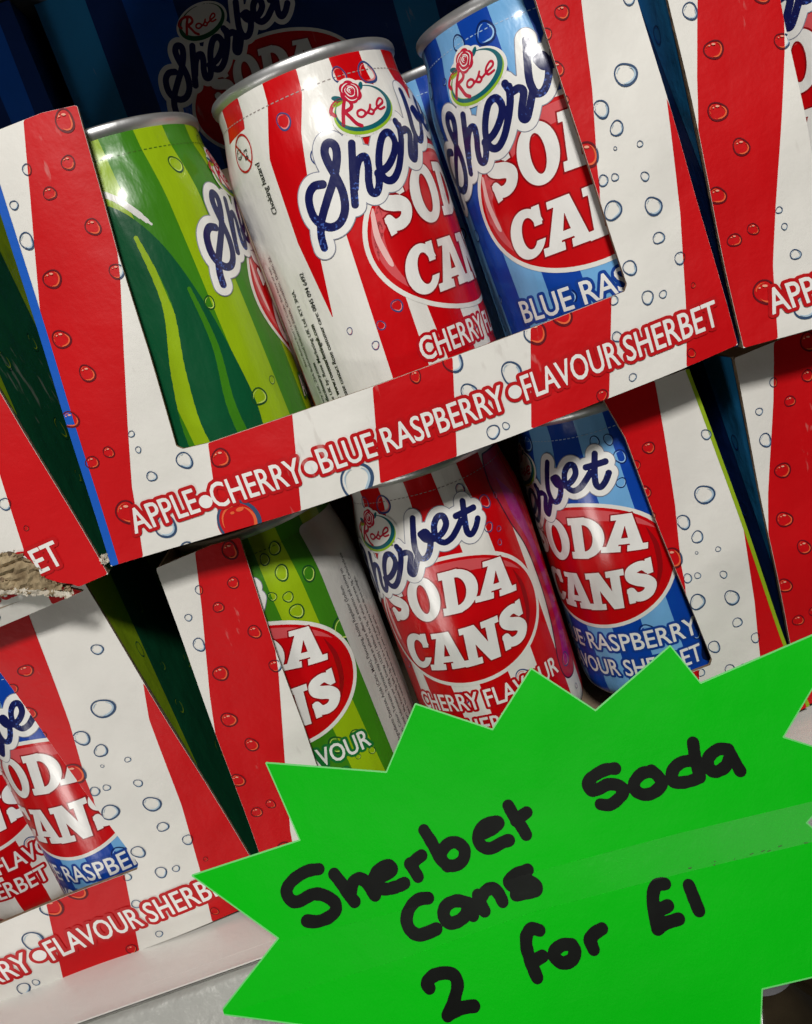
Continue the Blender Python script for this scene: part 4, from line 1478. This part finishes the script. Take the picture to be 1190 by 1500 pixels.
# clear tape across the card
mt, nt, bs = new_mat('clear_tape')
bs.inputs['Base Color'].default_value = (.35, .45, .35, 1)
bs.inputs['Roughness'].default_value = .22
tr = nt.nodes.new('ShaderNodeBsdfTransparent')
mx = nt.nodes.new('ShaderNodeMixShader')
tc = nt.nodes.new('ShaderNodeTexCoord')
nz = nt.nodes.new('ShaderNodeTexNoise')
nz.inputs['Scale'].default_value = 22
nt.links.new(tc.outputs['Object'], nz.inputs['Vector'])
mr = nt.nodes.new('ShaderNodeMapRange')
mr.inputs['To Min'].default_value = .0
mr.inputs['To Max'].default_value = .055
nt.links.new(nz.outputs[0], mr.inputs[0])
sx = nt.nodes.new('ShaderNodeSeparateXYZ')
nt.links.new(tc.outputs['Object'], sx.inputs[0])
mr2 = nt.nodes.new('ShaderNodeMapRange')  # tape whitens along x, lamp sheen at the right end put into the mix
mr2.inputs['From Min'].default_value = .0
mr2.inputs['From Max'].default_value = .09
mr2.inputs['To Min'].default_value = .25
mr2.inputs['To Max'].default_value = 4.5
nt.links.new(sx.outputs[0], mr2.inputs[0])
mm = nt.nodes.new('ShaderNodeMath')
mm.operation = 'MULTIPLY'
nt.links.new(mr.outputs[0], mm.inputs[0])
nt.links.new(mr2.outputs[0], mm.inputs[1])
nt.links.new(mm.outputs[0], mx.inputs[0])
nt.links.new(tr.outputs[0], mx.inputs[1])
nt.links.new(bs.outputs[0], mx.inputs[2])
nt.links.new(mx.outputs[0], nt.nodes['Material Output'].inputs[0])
bump_noise(nt, bs, [(120, .0006, 3, (1, 1, 1))])
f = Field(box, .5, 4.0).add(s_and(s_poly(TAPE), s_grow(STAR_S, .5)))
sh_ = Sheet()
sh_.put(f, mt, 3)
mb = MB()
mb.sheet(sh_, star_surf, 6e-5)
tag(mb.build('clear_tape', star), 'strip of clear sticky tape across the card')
f = Field(box, .25, 4.0)
rd = random.Random(8)
for k in range(11):
    x = rd.uniform(TAPE[7][0], TAPE[6][0] - 10)
    z = TAPE[7][1] + (x - TAPE[7][0]) / (TAPE[6][0] - TAPE[7][0]) * (TAPE[6][1] - TAPE[7][1]) + rd.uniform(.1, .9)
    f.stroke([(x, z), (x + rd.uniform(.2, 1.2), z + rd.uniform(-.2, .2))], rd.uniform(.18, .3), 1)
sh_ = Sheet()
sh_.put(f, plain('tape_dirt', (.05, .09, .03), .8), 4)
mb = MB()
mb.sheet(sh_, star_surf, 6e-5)
tag(mb.build('tape_dirt', star), 'specks of dirt stuck to the tape edge')
# wire stem that carries the card from the ticket rail
mb = MB()
stem = plain('stem_plastic', (.5, .5, .5), .3)
pts_ = [Vector((.085, -.0085, -.152)), Vector((.085, -.014, -.146)), Vector((.085, -.030, -.126)), Vector((.085, -.018, -.1045))]
for a_, b_ in zip(pts_[:-1], pts_[1:]):
    u_ = Vector((1, 0, 0)) * .004
    d_ = (b_ - a_).normalized()
    v_ = u_.cross(d_).normalized() * .0005
    off_ = -Vector(NN) * .0045 - Vector(SL)
    c = [a_ - u_ - v_, a_ + u_ - v_, a_ + u_ + v_, a_ - u_ + v_, b_ - u_ - v_, b_ + u_ - v_, b_ + u_ + v_, b_ - u_ + v_]
    mb.box8([q + off_ for q in c], stem)
mb.build('card_clip', star, custom=False)
tag(star, 'bright green star shaped price card with black handwriting, in front of the lower trays', 'price card')

# ------------------------------------------------------------------ the dark shelf below: bottles with ring caps
glass = plain('dark_bottle', (.030, .022, .012), .12, amt=.5, scale=60, coat=.6)
capm = plain('grey_cap', (.30, .30, .32), .35, amt=.2, scale=90)
def make_bottle():
    root = empty('bottle')
    b = MB()
    b.rev([(.0001, 0), (.017, 0), (.019, .003), (.019, .060), (.017, .070), (.010, .080), (.009, .088)], glass, 48)
    b.build('body', root)
    c = MB()
    c.rev([(.0085, .086), (.0110, .087), (.0112, .098), (.0104, .0995), (.0086, .0995), (.0082, .0965), (.0001, .0965)], capm, 48)
    c.build('cap', root)
    return root


lows = empty('shelf', (.08, 0, -.31))
m_ = MB()
m_.box8([(-.6, .0, -.02), (.6, .0, -.02), (.6, .5, -.02), (-.6, .5, -.02), (-.6, .0, 0), (.6, .0, 0), (.6, .5, 0), (-.6, .5, 0)], plain('low_shelf', (.05, .05, .05), .5))
m_.build('shelf_board', lows, custom=False)
tag(lows, 'dark lower shelf with bottles, glimpsed below the star card at the right', 'shelf')
b0 = make_bottle()
spots = [(.146, .022, 'dark bottle with a grey ring cap, nearest the bottom right corner'), (.120, .040, 'dark bottle left of the one in the bottom right corner'), (.178, .052, 'dark bottle at the right edge behind the corner bottle')]
for i, (x, y, lb) in enumerate(spots):
    o = b0 if i == 0 else copy_tree(b0)
    o.location = (x, y, -.31)
    tag(o, lb, 'bottle', 'dark bottles on the shelf below')
